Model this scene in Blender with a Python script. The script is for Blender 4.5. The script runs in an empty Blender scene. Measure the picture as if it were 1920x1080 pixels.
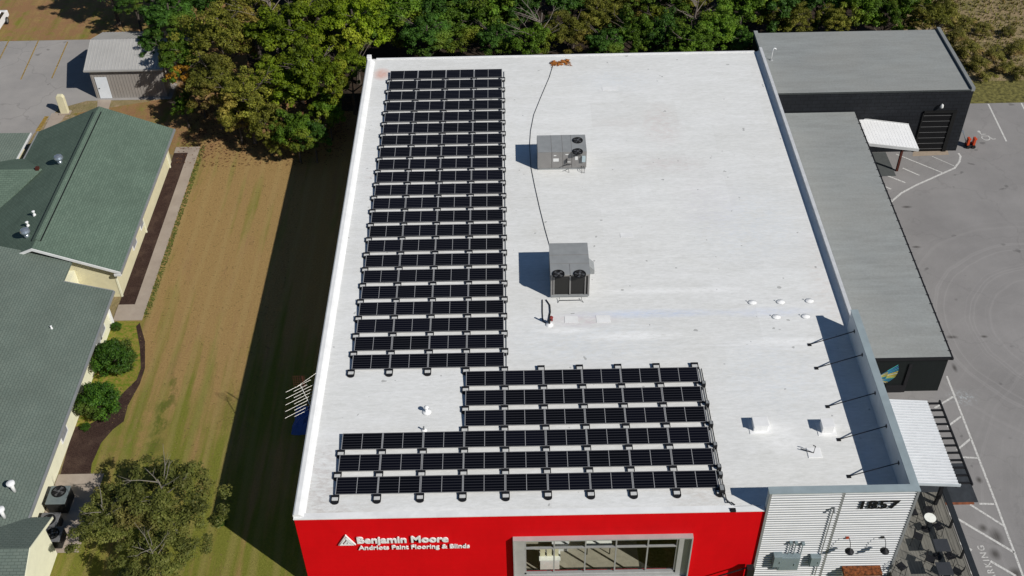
import bpy, math, random
import numpy as np
from mathutils import Vector, Matrix
random.seed(7); RNG=np.random.default_rng(7)
S=bpy.context.scene; COL=S.collection; D=bpy.data
R_=math.radians
# ---------------------------------------------------------------- camera
def cam_axes(p,y,r):
    p,y,r=map(R_,(p,y,r)); cp,sp=math.cos(p),math.sin(p)
    f=Vector((0,cp,-sp)); rt=Vector((1,0,0)); up=rt.cross(f)
    Z=Matrix.Rotation(y,3,'Z'); f,rt,up=Z@f,Z@rt,Z@up
    cr,sr=math.cos(r),math.sin(r)
    return cr*rt+sr*up,-sr*rt+cr*up,f
RT,UP,FW=cam_axes(42.2869036,0.26248235,-1.27302668)
CP=Vector((9.1017712,-72.28700278,44.46763763)); FPX=2099.168
cd=D.cameras.new('camera'); co=D.objects.new('camera',cd); COL.objects.link(co); S.camera=co
m3=Matrix((RT,UP,-FW)).transposed(); co.matrix_world=Matrix.Translation(CP)@m3.to_4x4()
cd.sensor_width=36; cd.lens=FPX/1920*36; cd.clip_end=3000; cd.clip_start=0.5
# ---------------------------------------------------------------- light
SUN_EL,SUN_DIR=38.9,(0.7955,-0.6060)
w=D.worlds.new('World'); S.world=w; w.use_nodes=True
sk=w.node_tree.nodes.new('ShaderNodeTexSky'); sk.sky_type='NISHITA'; sk.sun_disc=False
sk.sun_elevation=R_(SUN_EL); sk.sun_rotation=math.atan2(SUN_DIR[0],SUN_DIR[1])
sk.air_density=1.0; sk.dust_density=0.0; sk.ozone_density=4.0
bg=w.node_tree.nodes['Background']; bg.inputs['Strength'].default_value=0.05
w.node_tree.links.new(sk.outputs[0],bg.inputs[0])
sl=D.lights.new('sun','SUN'); sl.energy=4.6; sl.angle=R_(0.5); sl.color=(1,0.965,0.91)
so=D.objects.new('sun',sl); COL.objects.link(so)
ce=math.cos(R_(SUN_EL)); sdv=Vector((-SUN_DIR[0]*ce,-SUN_DIR[1]*ce,-math.sin(R_(SUN_EL))))
so.rotation_euler=sdv.to_track_quat('-Z','Y').to_euler(); so.location=(60,-60,60)
S.view_settings.view_transform='Standard'; S.view_settings.look='None'; S.view_settings.exposure=0; S.view_settings.gamma=1
S.render.engine='CYCLES'; S.cycles.transparent_max_bounces=12
# ---------------------------------------------------------------- helpers
G_=-6.0; RF=-0.14        # ground level, main roof level
PR=1.41651; MW=2.1
def at(u,v,z):           # point of the level z seen at pixel u,v of the 1920x1080 photo
    d=RT*(u-960)/FPX+UP*(540-v)/FPX+FW; t=(z-CP.z)/d.z; return CP+d*t
def aty(u,v,y):
    d=RT*(u-960)/FPX+UP*(540-v)/FPX+FW; t=(y-CP.y)/d.y; return CP+d*t
def atx(u,v,x):
    d=RT*(u-960)/FPX+UP*(540-v)/FPX+FW; t=(x-CP.x)/d.x; return CP+d*t

class MB:
    def __init__(s): s.v=[];s.f=[];s.m=[];s.cur=0
    def add(s,vs,fs):
        b=len(s.v); s.v+= [tuple(x) for x in vs]; s.f+=[tuple(i+b for i in f) for f in fs]; s.m+=[s.cur]*len(fs); return s
    def box(s,x0,x1,y0,y1,z0,z1):
        vs=[(x0,y0,z0),(x1,y0,z0),(x1,y1,z0),(x0,y1,z0),(x0,y0,z1),(x1,y0,z1),(x1,y1,z1),(x0,y1,z1)]
        return s.add(vs,[(0,3,2,1),(4,5,6,7),(0,1,5,4),(1,2,6,5),(2,3,7,6),(3,0,4,7)])
    def poly(s,pts): return s.add(pts,[tuple(range(len(pts)))])
    def prism(s,pts,off):     # polygon extruded along off
        n=len(pts); off=Vector(off); vs=[Vector(p) for p in pts]+[Vector(p)+off for p in pts]
        return s.add(vs,[tuple(range(n))[::-1],tuple(range(n,2*n))]+[(i,(i+1)%n,n+(i+1)%n,n+i) for i in range(n)])
    def tube(s,pts,r,n=8,caps=True,r2=None):
        pts=[Vector(p) for p in pts]; rings=[]
        for i,p in enumerate(pts):
            a=pts[max(0,i-1)];b=pts[min(len(pts)-1,i+1)]; d=(b-a).normalized()
            q=d.cross(Vector((0,0,1)));
            if q.length<1e-3: q=d.cross(Vector((0,1,0)))
            q.normalize(); k=d.cross(q); rr=r if r2 is None else r+(r2-r)*i/(len(pts)-1)
            rings.append([p+rr*(math.cos(t)*q+math.sin(t)*k) for t in [2*math.pi*j/n for j in range(n)]])
        vs=[x for r_ in rings for x in r_]; fs=[]
        for i in range(len(pts)-1):
            for j in range(n): fs.append((i*n+j,i*n+(j+1)%n,(i+1)*n+(j+1)%n,(i+1)*n+j))
        if caps: fs+=[tuple(range(n))[::-1],tuple(range((len(pts)-1)*n,len(pts)*n))]
        return s.add(vs,fs)
    def lathe(s,prof,c=(0,0,0),n=16):   # prof: (r,z)
        c=Vector(c); vs=[];fs=[]
        for r,z in prof:
            for j in range(n): t=2*math.pi*j/n; vs.append(c+Vector((r*math.cos(t),r*math.sin(t),z)))
        for i in range(len(prof)-1):
            for j in range(n): fs.append((i*n+j,i*n+(j+1)%n,(i+1)*n+(j+1)%n,(i+1)*n+j))
        fs+=[tuple(range(n))[::-1],tuple(range((len(prof)-1)*n,len(prof)*n))]
        return s.add(vs,fs)
    def strip(s,pts,wd,z=None):  # flat strip on the ground
        pts=[Vector(p) for p in pts]; L=[];Rr=[]
        for i,p in enumerate(pts):
            a=pts[max(0,i-1)];b=pts[min(len(pts)-1,i+1)]; d=(b-a); d.z=0; d.normalize(); n=Vector((-d.y,d.x,0))*wd/2
            L.append(p+n);Rr.append(p-n)
        n=len(pts); return s.add(L+Rr,[(n+i,n+i+1,i+1,i) for i in range(n-1)])
    def obj(s,name,mats,parent=None,smooth=False,bevel=0):
        me=D.meshes.new(name); me.from_pydata(s.v,[],s.f)
        if not isinstance(mats,(list,tuple)): mats=[mats]
        for m in mats: me.materials.append(m)
        if len(mats)>1: me.polygons.foreach_set('material_index',s.m)
        if smooth: me.polygons.foreach_set('use_smooth',[True]*len(me.polygons))
        me.update(); o=D.objects.new(name,me); COL.objects.link(o)
        if parent:
            o.parent=parent
        if bevel:
            b=o.modifiers.new('bevel','BEVEL'); b.width=bevel; b.segments=2; b.limit_method='ANGLE'
        return o
def tag(o,label,cat,group=None,kind=None):
    if kind: o['kind']=kind
    if label: o['label']=label
    if cat: o['category']=cat
    if group: o['group']=group
    return o
def thing(name,label,cat,loc=(0,0,0),group=None,rz=0):
    o=D.objects.new(name,None); COL.objects.link(o); o.location=loc; o.rotation_euler=(0,0,rz); o.empty_display_size=.3
    return tag(o,label,cat,group)
def dup(root,loc=None,rz=None,label=None,sc=None):
    r=root.copy(); COL.objects.link(r)
    if loc is not None: r.location=loc
    if rz is not None: r.rotation_euler=(0,0,rz)
    if label: r['label']=label
    for ch in list(root.children):
        c=ch.copy(); COL.objects.link(c); c.parent=r
        for g in ch.children:
            d=g.copy(); COL.objects.link(d); d.parent=c
    return r
def struct(name,mb,mat,**k): return tag(mb.obj(name,mat,**k),None,None,kind='structure')
ORD=['zeroth','first','second','third','fourth','fifth','sixth','seventh','eighth','ninth','tenth','eleventh','twelfth','thirteenth','fourteenth','fifteenth','sixteenth','seventeenth','eighteenth','nineteenth','twentieth','twenty-first','twenty-second','twenty-third','twenty-fourth','twenty-fifth','twenty-sixth','twenty-seventh','twenty-eighth']
# ---------------------------------------------------------------- materials
class NT:
    def __init__(s,name):
        s.m=D.materials.new(name); s.m.use_nodes=True; s.t=s.m.node_tree; s.b=s.t.nodes['Principled BSDF']; s.co=None
    def n(s,typ,**k):
        x=s.t.nodes.new(typ)
        for a,b in k.items(): setattr(x,a,b)
        return x
    def l(s,a,b): s.t.links.new(a,b)
    def coord(s,space='Object'):
        tc=s.n('ShaderNodeTexCoord'); return tc.outputs[space]
    def pos(s): return s.n('ShaderNodeNewGeometry').outputs['Position']
    def mapping(s,vec,scale=(1,1,1),loc=(0,0,0),rot=(0,0,0)):
        x=s.n('ShaderNodeMapping'); x.inputs['Scale'].default_value=scale; x.inputs['Location'].default_value=loc; x.inputs['Rotation'].default_value=rot
        s.l(vec,x.inputs['Vector']); return x.outputs[0]
    def noise(s,vec,scale,detail=4,rough=.6,dist=0):
        x=s.n('ShaderNodeTexNoise'); x.inputs['Scale'].default_value=scale; x.inputs['Detail'].default_value=detail
        x.inputs['Roughness'].default_value=rough; x.inputs['Distortion'].default_value=dist; s.l(vec,x.inputs['Vector']); return x.outputs['Fac']
    def ramp(s,fac,stops):
        x=s.n('ShaderNodeValToRGB'); e=x.color_ramp.elements
        while len(e)<len(stops): e.new(.5)
        for i,(p,c) in enumerate(stops):
            e[i].position=p; e[i].color=(c,c,c,1) if isinstance(c,(int,float)) else (*c,1)
        s.l(fac,x.inputs[0]); return x.outputs[0]
    def mix(s,fac,a,b,mode='MIX'):
        x=s.n('ShaderNodeMixRGB',blend_type=mode)
        for i,q in enumerate((fac,a,b)):
            if hasattr(q,'links') or hasattr(q,'is_linked'): s.l(q,x.inputs[i])
            elif isinstance(q,(int,float)): x.inputs[i].default_value=q if i==0 else (q,q,q,1)
            else: x.inputs[i].default_value=(*q,1)
        return x.outputs[0]
    def math(s,op,a,b=None,c=None):
        x=s.n('ShaderNodeMath',operation=op)
        for i,q in enumerate((a,b,c)):
            if q is None: continue
            if isinstance(q,(int,float)): x.inputs[i].default_value=q
            else: s.l(q,x.inputs[i])
        return x.outputs[0]
    def spot(s,vec,c,sx,sy,sharp=.35):   # soft worn mask around a place
        q=s.mapping(vec,(1/sx,1/sy,0),(-c[0]/sx,-c[1]/sy,0))
        L=s.n('ShaderNodeVectorMath',operation='LENGTH'); s.l(q,L.inputs[0])
        return s.ramp(L.outputs['Value'],[(max(0,1-sharp*2),1.),(1.,0.)])
    def bump(s,h,st,d=.02):
        x=s.n('ShaderNodeBump'); x.inputs['Strength'].default_value=st; x.inputs['Distance'].default_value=d
        s.l(h,x.inputs['Height']); s.l(x.outputs[0],s.b.inputs['Normal'])
    def done(s,col,rough=.8,metal=0,spec=.3):
        if hasattr(col,'is_linked'): s.l(col,s.b.inputs['Base Color'])
        else: s.b.inputs['Base Color'].default_value=(*col,1)
        s.b.inputs['Roughness'].default_value=rough; s.b.inputs['Metallic'].default_value=metal
        s.b.inputs['Specular IOR Level'].default_value=spec
        return s.m
def plain(name,c,rough=.6,metal=0,var=.12,sc=3,spec=.3,stretch=(1,1,1)):
    t=NT(name); p=t.mapping(t.pos(),stretch); n=t.noise(p,sc,5,.65)
    k=t.ramp(n,[(.3,1-var*1.6),(.7,1+0*var)])
    return t.done(t.mix(1.,c,k,'MULTIPLY'),rough,metal,spec)
M={}
def m_roof():
    t=NT('white_roof_membrane'); p=t.pos()
    st=t.noise(t.mapping(p,(.3,1.3,1)),.9,7,.72,.4); bl=t.noise(t.mapping(p,(.16,.26,1)),1.,6,.7,.6); fine=t.noise(t.mapping(p,(.5,1.6,1)),5,6,.8)
    c=t.mix(t.ramp(st,[(.36,0.),(.68,1.)]),(.60,.60,.565),(.75,.75,.72))
    c=t.mix(t.ramp(bl,[(.35,.0),(.7,.4)]),c,(.76,.775,.785))
    c=t.mix(.42,c,t.mix(t.ramp(fine,[(.32,0.),(.68,1.)]),(.50,.50,.475),(.84,.84,.84)))
    # membrane laps running across the roof
    y=t.n('ShaderNodeSeparateXYZ'); t.l(t.mapping(p),y.inputs[0])
    wob=t.math('MULTIPLY',t.noise(t.mapping(p,(.10,.22,1)),1.,4,.6),3.2)
    yy=t.math('ADD',y.outputs['Y'],wob)
    fr=t.math('FRACT',t.math('MULTIPLY',yy,1/2.9)); ln=t.ramp(fr,[(0.,0.),(.012,.8),(.03,.0)])
    lnm=t.math('MULTIPLY',ln,t.ramp(t.noise(t.mapping(p,(.3,.6,1)),1.2,3,.6),[(.48,0.),(.66,1.)]))
    c=t.mix(t.math('MULTIPLY',lnm,.40),c,(.50,.49,.46))
    fr2=t.math('FRACT',t.math('ADD',t.math('MULTIPLY',yy,1/2.9),.35)); ln2=t.ramp(fr2,[(0.,0.),(.03,.6),(.09,.0)])
    c=t.mix(t.math('MULTIPLY',t.math('MULTIPLY',ln2,t.ramp(t.noise(t.mapping(p,(.2,.5,1),(7,7,0)),1.2,3,.6),[(.45,0.),(.6,1.)])),.6),c,(.80,.80,.80))
    nz=t.noise(t.mapping(p,(1,2.5,1)),2.2,6,.75)
    def stain(c,ctr,sx,sy,colr,amt,lo=.42,hi=.62):
        mk=t.math('MULTIPLY',t.spot(p,ctr,sx,sy),t.ramp(nz,[(lo,0.),(hi,1.)])); return t.mix(t.math('MULTIPLY',mk,amt),c,colr)
    def pt(u,v): q=at(u,v,RF); return (q.x,q.y)
    c=stain(c,pt(716,139),.75,1.0,(.62,.30,.22),.75,.25,.5)
    c=stain(c,pt(1240,235),1.6,3.2,(.58,.47,.45),.45)
    c=stain(c,pt(1160,232),2.5,1.0,(.6,.52,.5),.25)
    c=stain(c,pt(1260,308),3.0,1.2,(.55,.46,.45),.4)
    c=stain(c,pt(1095,600),2.6,.75,(.58,.42,.42),.55)
    c=stain(c,pt(1330,380),2.6,4,(.60,.54,.55),.35)
    c=stain(c,pt(600,905),1.2,3.2,(.42,.36,.33),.6,.45,.62)
    c=stain(c,pt(650,960),2.6,.8,(.45,.40,.36),.55,.45,.62)
    c=stain(c,pt(700,320),1.1,3.4,(.5,.42,.38),.45,.5,.66)
    c=stain(c,pt(1215,588),5.5,.45,(.48,.58,.80),.5,.3,.6)
    c=stain(c,pt(1440,585),3.5,.5,(.55,.62,.80),.4,.3,.6)
    c=stain(c,pt(1005,430),.9,1.3,(.55,.53,.48),.5)
    c=stain(c,pt(1010,310),2.0,1.5,(.58,.54,.46),.4)
    c=stain(c,pt(1320,930),2.4,1.2,(.50,.44,.38),.45)
    c=stain(c,pt(1550,545),1.2,8,(.62,.55,.50),.4)
    for cc,sx_,sy_,am in ((pt(1110,640),6,3,.35),(pt(1400,420),5,5,.35),(pt(1150,150),4,2,.3),(pt(1450,700),4,4,.3)): c=stain(c,cc,sx_,sy_,(.60,.68,.78),am,.4,.7)
    for cc,sx_,sy_,am in ((pt(1190,630),3.5,.5,.7),(pt(1060,620),2,.3,.7),(pt(1250,545),6,.35,.6),(pt(830,960),5,.5,.5),(pt(1500,640),4,.4,.6),(pt(1470,820),1.3,1.6,.5)): c=stain(c,cc,sx_,sy_,(.93,.93,.92),am,.3,.6)
    rect=t.n('ShaderNodeTexBrick'); rect.offset=.37; rect.inputs['Scale'].default_value=1.; rect.inputs['Brick Width'].default_value=6.1; rect.inputs['Row Height'].default_value=3.05; rect.inputs['Mortar Size'].default_value=.0
    rect.inputs['Color1'].default_value=(0,0,0,1); rect.inputs['Color2'].default_value=(1,1,1,1); t.l(t.mapping(p,(1,1,1),(1.3,.4,0),(0,0,.006)),rect.inputs['Vector'])
    c=t.mix(.10,c,t.mix(rect.outputs['Color'],(.52,.51,.48),(.86,.87,.88)))
    sp=t.noise(p,2.6,1,.3); c=t.mix(t.ramp(sp,[(.78,0.),(.80,.6)]),c,(.25,.25,.24))
    t.bump(t.noise(t.mapping(p,(.6,2.5,1)),2.5,5,.6),.28,.05)
    return t.done(c,.75,0,.2)
M['roof']=m_roof()
def m_greyroof():
    t=NT('grey_roof_membrane'); p=t.pos()
    st=t.noise(t.mapping(p,(.3,1.6,1)),1.1,6,.65); fine=t.noise(p,7,4,.7)
    c=t.mix(t.ramp(st,[(.34,0.),(.68,1.)]),(.215,.224,.217),(.295,.312,.304))
    c=t.mix(t.ramp(t.noise(t.mapping(p,(.12,.12,1)),1.3,4,.6),[(.4,0.),(.7,.55)]),c,(.28,.272,.245))
    c=t.mix(.3,c,t.mix(t.ramp(fine,[(.3,0.),(.7,1.)]),(.20,.21,.205),(.34,.355,.35)))
    y=t.n('ShaderNodeSeparateXYZ'); t.l(p,y.inputs[0]); fr=t.math('FRACT',t.math('MULTIPLY',y.outputs['Y'],1/2.1))
    c=t.mix(t.ramp(fr,[(0.,.0),(.015,.25),(.04,0.)]),c,(.32,.34,.33))
    return t.done(c,.85,0,.15)
M['greyroof']=m_greyroof()
def m_asphalt(name,base,warm,rings=False):
    t=NT(name); p=t.pos(); a=t.noise(t.mapping(p,(.2,.2,1)),1.,5,.65); f=t.noise(p,16,4,.8)
    c=t.mix(t.ramp(a,[(.35,0.),(.68,1.)]),[x*.86 for x in base],[x*1.08 for x in warm])
    c=t.mix(.35,c,t.mix(t.ramp(f,[(.3,0.),(.7,1.)]),[x*.72 for x in base],[x*1.25 for x in base]))
    # fine cracks
    vo=t.n('ShaderNodeTexVoronoi',feature='DISTANCE_TO_EDGE'); vo.inputs['Scale'].default_value=.16
    wv=t.n('ShaderNodeVectorMath',operation='ADD'); t.l(p,wv.inputs[0])
    nn=t.n('ShaderNodeTexNoise'); nn.inputs['Scale'].default_value=.6; nn.inputs['Detail'].default_value=6; t.l(p,nn.inputs['Vector'])
    sc=t.n('ShaderNodeVectorMath',operation='SCALE'); sc.inputs['Scale'].default_value=2.2; t.l(nn.outputs['Color'],sc.inputs[0]); t.l(sc.outputs[0],wv.inputs[1])
    t.l(wv.outputs[0],vo.inputs['Vector'])
    cr=t.ramp(vo.outputs['Distance'],[(.0,1.),(.010,0.)])
    c=t.mix(t.math('MULTIPLY',cr,.18 if rings else .35),c,[x*.45 for x in base])
    sp=t.noise(p,1.1,2,.4); c=t.mix(t.ramp(sp,[(.73,0.),(.77,.55)]),c,[x*.4 for x in base])
    if rings:
        for (u,v,r1,r2) in ((1868,1006,.28,.45),(1866,1039,.25,.3),(1843,990,.2,.22),(1905,1075,.3,.3),(1785,632,.3,.12),(1845,631,.2,.1),(1700,388,.3,.12),(1718,463,.25,.1),(1836,900,.15,.2),(1790,690,.12,.3),(1700,680,.2,.2)):
            q=at(u,v,G_); mk_=t.spot(p,(q.x,q.y),r1*1.5,r2*1.5,.4); c=t.mix(t.math('MULTIPLY',mk_,.75),c,(.045,.04,.035))
        q=at(1804,745,G_); mk_=t.math('MULTIPLY',t.spot(p,(q.x,q.y),1.1,.8,.5),t.ramp(t.noise(p,5,4,.8),[(.5,0.),(.58,1.)])); c=t.mix(t.math('MULTIPLY',mk_,.8),c,(.42,.46,.47))
        q=at(1925,620,G_)
        for (cx,cy,rm,am) in ((q.x+3,q.y,9,.30),(q.x+9,q.y-16,18,.15)):
            mp=t.mapping(p,(1,1,0),(-cx,-cy,0)); L=t.n('ShaderNodeVectorMath',operation='LENGTH'); t.l(mp,L.inputs[0])
            d=t.math('ADD',L.outputs['Value'],t.math('MULTIPLY',t.noise(p,.35,2,.5),.7))
            cmb=t.n('ShaderNodeCombineXYZ'); t.l(d,cmb.inputs[0]); rn=t.noise(cmb.outputs[0],2.1,4,.7)
            fade=t.ramp(t.math('MULTIPLY',L.outputs['Value'],1/(rm*1.5)),[(.25,0.),(.5,1.),(.95,0.)])
            k=t.math('MULTIPLY',t.math('MULTIPLY',t.ramp(rn,[(.52,0.),(.62,1.)]),fade),am)
            c=t.mix(k,c,[x*1.7 for x in base])
            k=t.math('MULTIPLY',t.math('MULTIPLY',t.ramp(rn,[(.36,1.),(.44,0.)]),fade),am*.8)
            c=t.mix(k,c,[x*.7 for x in base])
    return t.done(c,.9,0,.15)
M['asphalt']=m_asphalt('asphalt',(.245,.235,.228),(.272,.26,.252),True)
M['asphalt_old']=m_asphalt('asphalt_old',(.285,.272,.26),(.33,.31,.29))
def m_lawn():
    t=NT('lawn_grass'); p=t.pos()
    big=t.noise(t.mapping(p,(.22,.09,1)),1.2,5,.6); st=t.noise(t.mapping(p,(1.5,.07,1)),1.,4,.6); f=t.noise(p,9,5,.8); f2=t.noise(p,26,3,.8)
    tan=t.mix(t.ramp(f,[(.25,0.),(.75,1.)]),(.245,.150,.058),(.45,.305,.125)); grn=t.mix(t.ramp(f,[(.25,0.),(.75,1.)]),(.115,.13,.018),(.255,.25,.05))
    sx=t.n('ShaderNodeSeparateXYZ'); t.l(p,sx.inputs[0])
    gy=t.ramp(t.math('MULTIPLY',t.math('ADD',sx.outputs['Y'],42),1/24),[(.0,1.05),(.6,.6),(1.,.0)])   # greener toward the road
    gx=t.ramp(t.math('MULTIPLY',t.math('ADD',sx.outputs['X'],16.5),1/3.2),[(.0,.42),(.5,.1),(1.,0.)])
    mk=t.math('ADD',t.math('MULTIPLY',gy,.75),gx); mk=t.math('ADD',mk,t.math('MULTIPLY',t.math('SUBTRACT',big,.5),1.5)); mk=t.math('ADD',mk,t.math('MULTIPLY',t.math('SUBTRACT',st,.5),1.7))
    mk=t.math('ADD',mk,t.math('MULTIPLY',t.math('SUBTRACT',f,.5),.5))
    sw=t.math('ADD',sx.outputs['X'],t.math('MULTIPLY',t.noise(t.mapping(p,(.3,.06,1)),1.,3,.6),1.1))
    wv=t.math('SINE',t.math('MULTIPLY',sw,5.1)); mk=t.math('ADD',mk,t.math('MULTIPLY',wv,.10))
    c=t.mix(t.ramp(mk,[(.12,0.),(.62,1.)]),tan,grn)
    c=t.mix(t.ramp(wv,[(.2,0.),(1.,.30)]),c,t.mix(f,(.30,.21,.08),(.50,.38,.17)))
    c=t.mix(t.ramp(t.noise(t.mapping(p,(1.1,.12,1),(5,3,0)),1.,4,.7),[(.56,0.),(.72,.55)]),c,(.30,.17,.09))
    gp=t.math('MULTIPLY',t.spot(p,(-13.8,-29.5),2.6,5.5,.5),t.ramp(t.noise(p,1.1,5,.7),[(.35,0.),(.6,1.)])); c=t.mix(t.math('MULTIPLY',gp,.65),c,t.mix(f,(.09,.13,.012),(.19,.24,.035)))
    dk=t.ramp(t.math('MULTIPLY',t.spot(p,(-12.2,-27.5),.9,6,.4),t.ramp(t.noise(t.mapping(p,(.9,.5,1)),1.3,4,.7),[(.45,0.),(.6,1.)])),[(.2,0.),(.8,.75)])
    c=t.mix(dk,c,(.10,.125,.022))
    lm=t.ramp(t.math('MULTIPLY',t.math('ADD',sx.outputs['Y'],2.0),1/5),[(.0,0.),(.5,.8),(1.,.95)])
    lm=t.math('MULTIPLY',lm,t.ramp(t.noise(p,.7,5,.8),[(.38,0.),(.56,1.)])); c=t.mix(lm,c,t.mix(f2,(.16,.085,.045),(.42,.24,.12)))
    c=t.mix(.35,c,t.mix(t.ramp(f2,[(.3,0.),(.7,1.)]),(.45,.45,.45),(1.35,1.35,1.35)),'MULTIPLY')
    t.bump(f2,.9,.06); return t.done(c,.95,0,.05)
M['lawn']=m_lawn()
def m_field():
    t=NT('dry_field_grass'); p=t.pos(); b=t.noise(p,.35,6,.7); f=t.noise(p,6,5,.8)
    c=t.mix(t.ramp(b,[(.3,0.),(.7,1.)]),(.20,.19,.07),(.43,.31,.20)); c=t.mix(t.ramp(f,[(.3,.5),(.7,0.)]),c,(.14,.11,.05))
    c=t.mix(t.ramp(t.noise(p,1.6,4,.7),[(.6,0.),(.72,.7)]),c,(.50,.36,.27))
    t.bump(f,1.,.12); return t.done(c,.95,0,.05)
M['field']=m_field()
def m_concrete():
    t=NT('concrete'); p=t.pos(); a=t.noise(p,.7,5,.7); f=t.noise(p,14,3,.7)
    c=t.mix(t.ramp(a,[(.3,0.),(.7,1.)]),(.29,.235,.19),(.40,.335,.275)); c=t.mix(.25,c,t.mix(f,(.2,.17,.14),(.45,.39,.33)))
    return t.done(c,.9,0,.1)
M['concrete']=m_concrete()
def m_mulch():
    t=NT('dark_mulch'); p=t.pos(); f=t.noise(p,13,5,.8); a=t.noise(p,1.2,4,.7)
    c=t.mix(t.ramp(f,[(.3,0.),(.72,1.)]),(.014,.008,.007),(.09,.055,.045)); c=t.mix(t.ramp(a,[(.45,0.),(.7,.5)]),c,(.12,.08,.06))
    t.bump(f,1.,.08); return t.done(c,.95,0,.05)
M['mulch']=m_mulch()
def m_shingle(name,a,b):
    t=NT(name); o=t.coord('Object'); x=t.n('ShaderNodeTexBrick'); x.offset=.5
    x.inputs['Scale'].default_value=1.; x.inputs['Brick Width'].default_value=.34; x.inputs['Row Height'].default_value=.16
    x.inputs['Mortar Size'].default_value=.017; x.inputs['Mortar Smooth'].default_value=.4; x.inputs['Bias'].default_value=-.1
    x.inputs['Color1'].default_value=(*a,1); x.inputs['Color2'].default_value=(*b,1); x.inputs['Mortar'].default_value=(*[k*.42 for k in a],1)
    g=t.n('ShaderNodeUVMap'); t.l(g.outputs[0],x.inputs['Vector'])
    p=t.pos(); n=t.noise(p,.5,5,.6); c=t.mix(1.,x.outputs['Color'],t.ramp(n,[(.3,.80),(.7,1.12)]),'MULTIPLY')
    c=t.mix(.3,c,t.mix(t.noise(p,22,3,.7),[k*.5 for k in a],[k*1.6 for k in b]))
    t.bump(x.outputs['Fac'],-.4,.02) ; return t.done(c,.9,0,.15)
M['shingle']=m_shingle('green_shingle',(.098,.142,.108),(.130,.180,.138))
M['shingle_wing']=m_shingle('weathered_green_shingle',(.118,.15,.128),(.138,.168,.142))
def m_block(name,c,mort,bw=.4,bh=.2):
    t=NT(name); x=t.n('ShaderNodeTexBrick'); x.offset=.5; x.inputs['Scale'].default_value=1
    x.inputs['Brick Width'].default_value=bw; x.inputs['Row Height'].default_value=bh; x.inputs['Mortar Size'].default_value=.022; x.inputs['Mortar Smooth'].default_value=.5
    x.inputs['Color1'].default_value=(*c,1); x.inputs['Color2'].default_value=(*[k*1.2 for k in c],1); x.inputs['Mortar'].default_value=(*mort,1)
    p=t.pos(); s=t.n('ShaderNodeSeparateXYZ'); t.l(p,s.inputs[0]); k=t.n('ShaderNodeCombineXYZ'); t.l(t.math('ADD',s.outputs['X'],s.outputs['Y']),k.inputs[0]); t.l(s.outputs['Z'],k.inputs[1]); t.l(k.outputs[0],x.inputs['Vector'])
    n=t.noise(p,1.5,5,.7); cc=t.mix(1.,x.outputs['Color'],t.ramp(n,[(.3,.75),(.7,1.2)]),'MULTIPLY'); t.bump(x.outputs['Fac'],-.5,.02); return t.done(cc,.75,0,.25)
M['blackblock']=m_block('black_painted_block',(.0105,.012,.0150),(.004,.0045,.006),.62,.31)
def m_planks():
    t=NT('grey_deck_planks'); p=t.pos(); s=t.n('ShaderNodeSeparateXYZ'); t.l(p,s.inputs[0])
    fr=t.math('FRACT',t.math('MULTIPLY',s.outputs['X'],1/.15)); g=t.ramp(fr,[(0.,.3),(.08,1.),(.95,1.),(1.,.3)])
    n=t.noise(t.mapping(p,(9,.9,1)),1.,5,.7); c=t.mix(t.ramp(n,[(.3,0.),(.7,1.)]),(.12,.115,.10),(.20,.19,.165)); c=t.mix(g,(.012,.012,.012),c)
    return t.done(c,.85,0,.15)
M['planks']=m_planks()
def m_cells():
    t=NT('solar_cells'); o=t.coord('Object'); s=t.n('ShaderNodeSeparateXYZ'); t.l(o,s.inputs[0])
    fy=t.math('FRACT',t.math('MULTIPLY',s.outputs['Y'],1/.1592)); ly=t.ramp(fy,[(0.,1.),(.13,.55),(.19,0.),(.81,0.),(.87,.55),(1.,1.)])
    fx=t.math('FRACT',t.math('MULTIPLY',s.outputs['X'],1/.0833)); lx=t.ramp(fx,[(0.,.25),(.08,0.),(.92,0.),(1.,.25)])
    oi=t.n('ShaderNodeObjectInfo'); base=t.mix(oi.outputs['Random'],(.0010,.0010,.0016),(.0022,.0022,.0055))
    k=t.math('MAXIMUM',ly,lx); c=t.mix(k,base,(.030,.030,.035))
    t.done(c,.22,0,.28); return t.m
M['cells']=m_cells()
M['alu']=plain('anodised_frame',(.42,.42,.42),.45,.3,.1)
M['alu_dim']=plain('dull_frame',(.24,.24,.245),.45,.3,.1)
M['blackplastic']=plain('black_plastic',(.012,.012,.014),.5)
M['paver']=plain('pale_ballast_block',(.60,.60,.58),.85,0,.15,8)
M['white']=plain('white_paint',(.82,.82,.81),.55,0,.06,2)
M['parapet']=plain('white_parapet_membrane',(.80,.80,.79),.6,0,.1,1.2)
M['edge']=plain('pale_grey_coping',(.52,.56,.58),.45,.0,.12,1.0)
M['coping']=plain('blue_grey_coping',(.30,.36,.38),.5,0,.12,1.3)
M['screen']=plain('pale_metal_screen',(.62,.66,.68),.6,0,.12,1.0)
def m_red():
    t=NT('red_wall_paint'); p=t.pos(); n=t.noise(t.mapping(p,(1,1,.5)),1.2,5,.6)
    c=t.mix(t.ramp(n,[(.3,0.),(.7,1.)]),(.60,.0012,.0045),(.68,.0015,.0055))
    s=t.n('ShaderNodeSeparateXYZ'); t.l(p,s.inputs[0]); fr=t.math('FRACT',t.math('MULTIPLY',s.outputs['Z'],1/.42)); c=t.mix(t.ramp(fr,[(0.,.0),(.02,.30),(.05,0.)]),c,(.42,.001,.003))
    return t.done(c,.72,0,.12)
M['red']=m_red()
M['corrug']=plain('white_corrugated_metal',(.82,.82,.82),.4,.0,.05,1.5,.35)
M['siding_white']=plain('white_metal_siding',(.86,.86,.85),.5,0,.05,1.5)
M['steel_dark']=plain('dark_steel',(.018,.018,.02),.5,.2)
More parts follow.
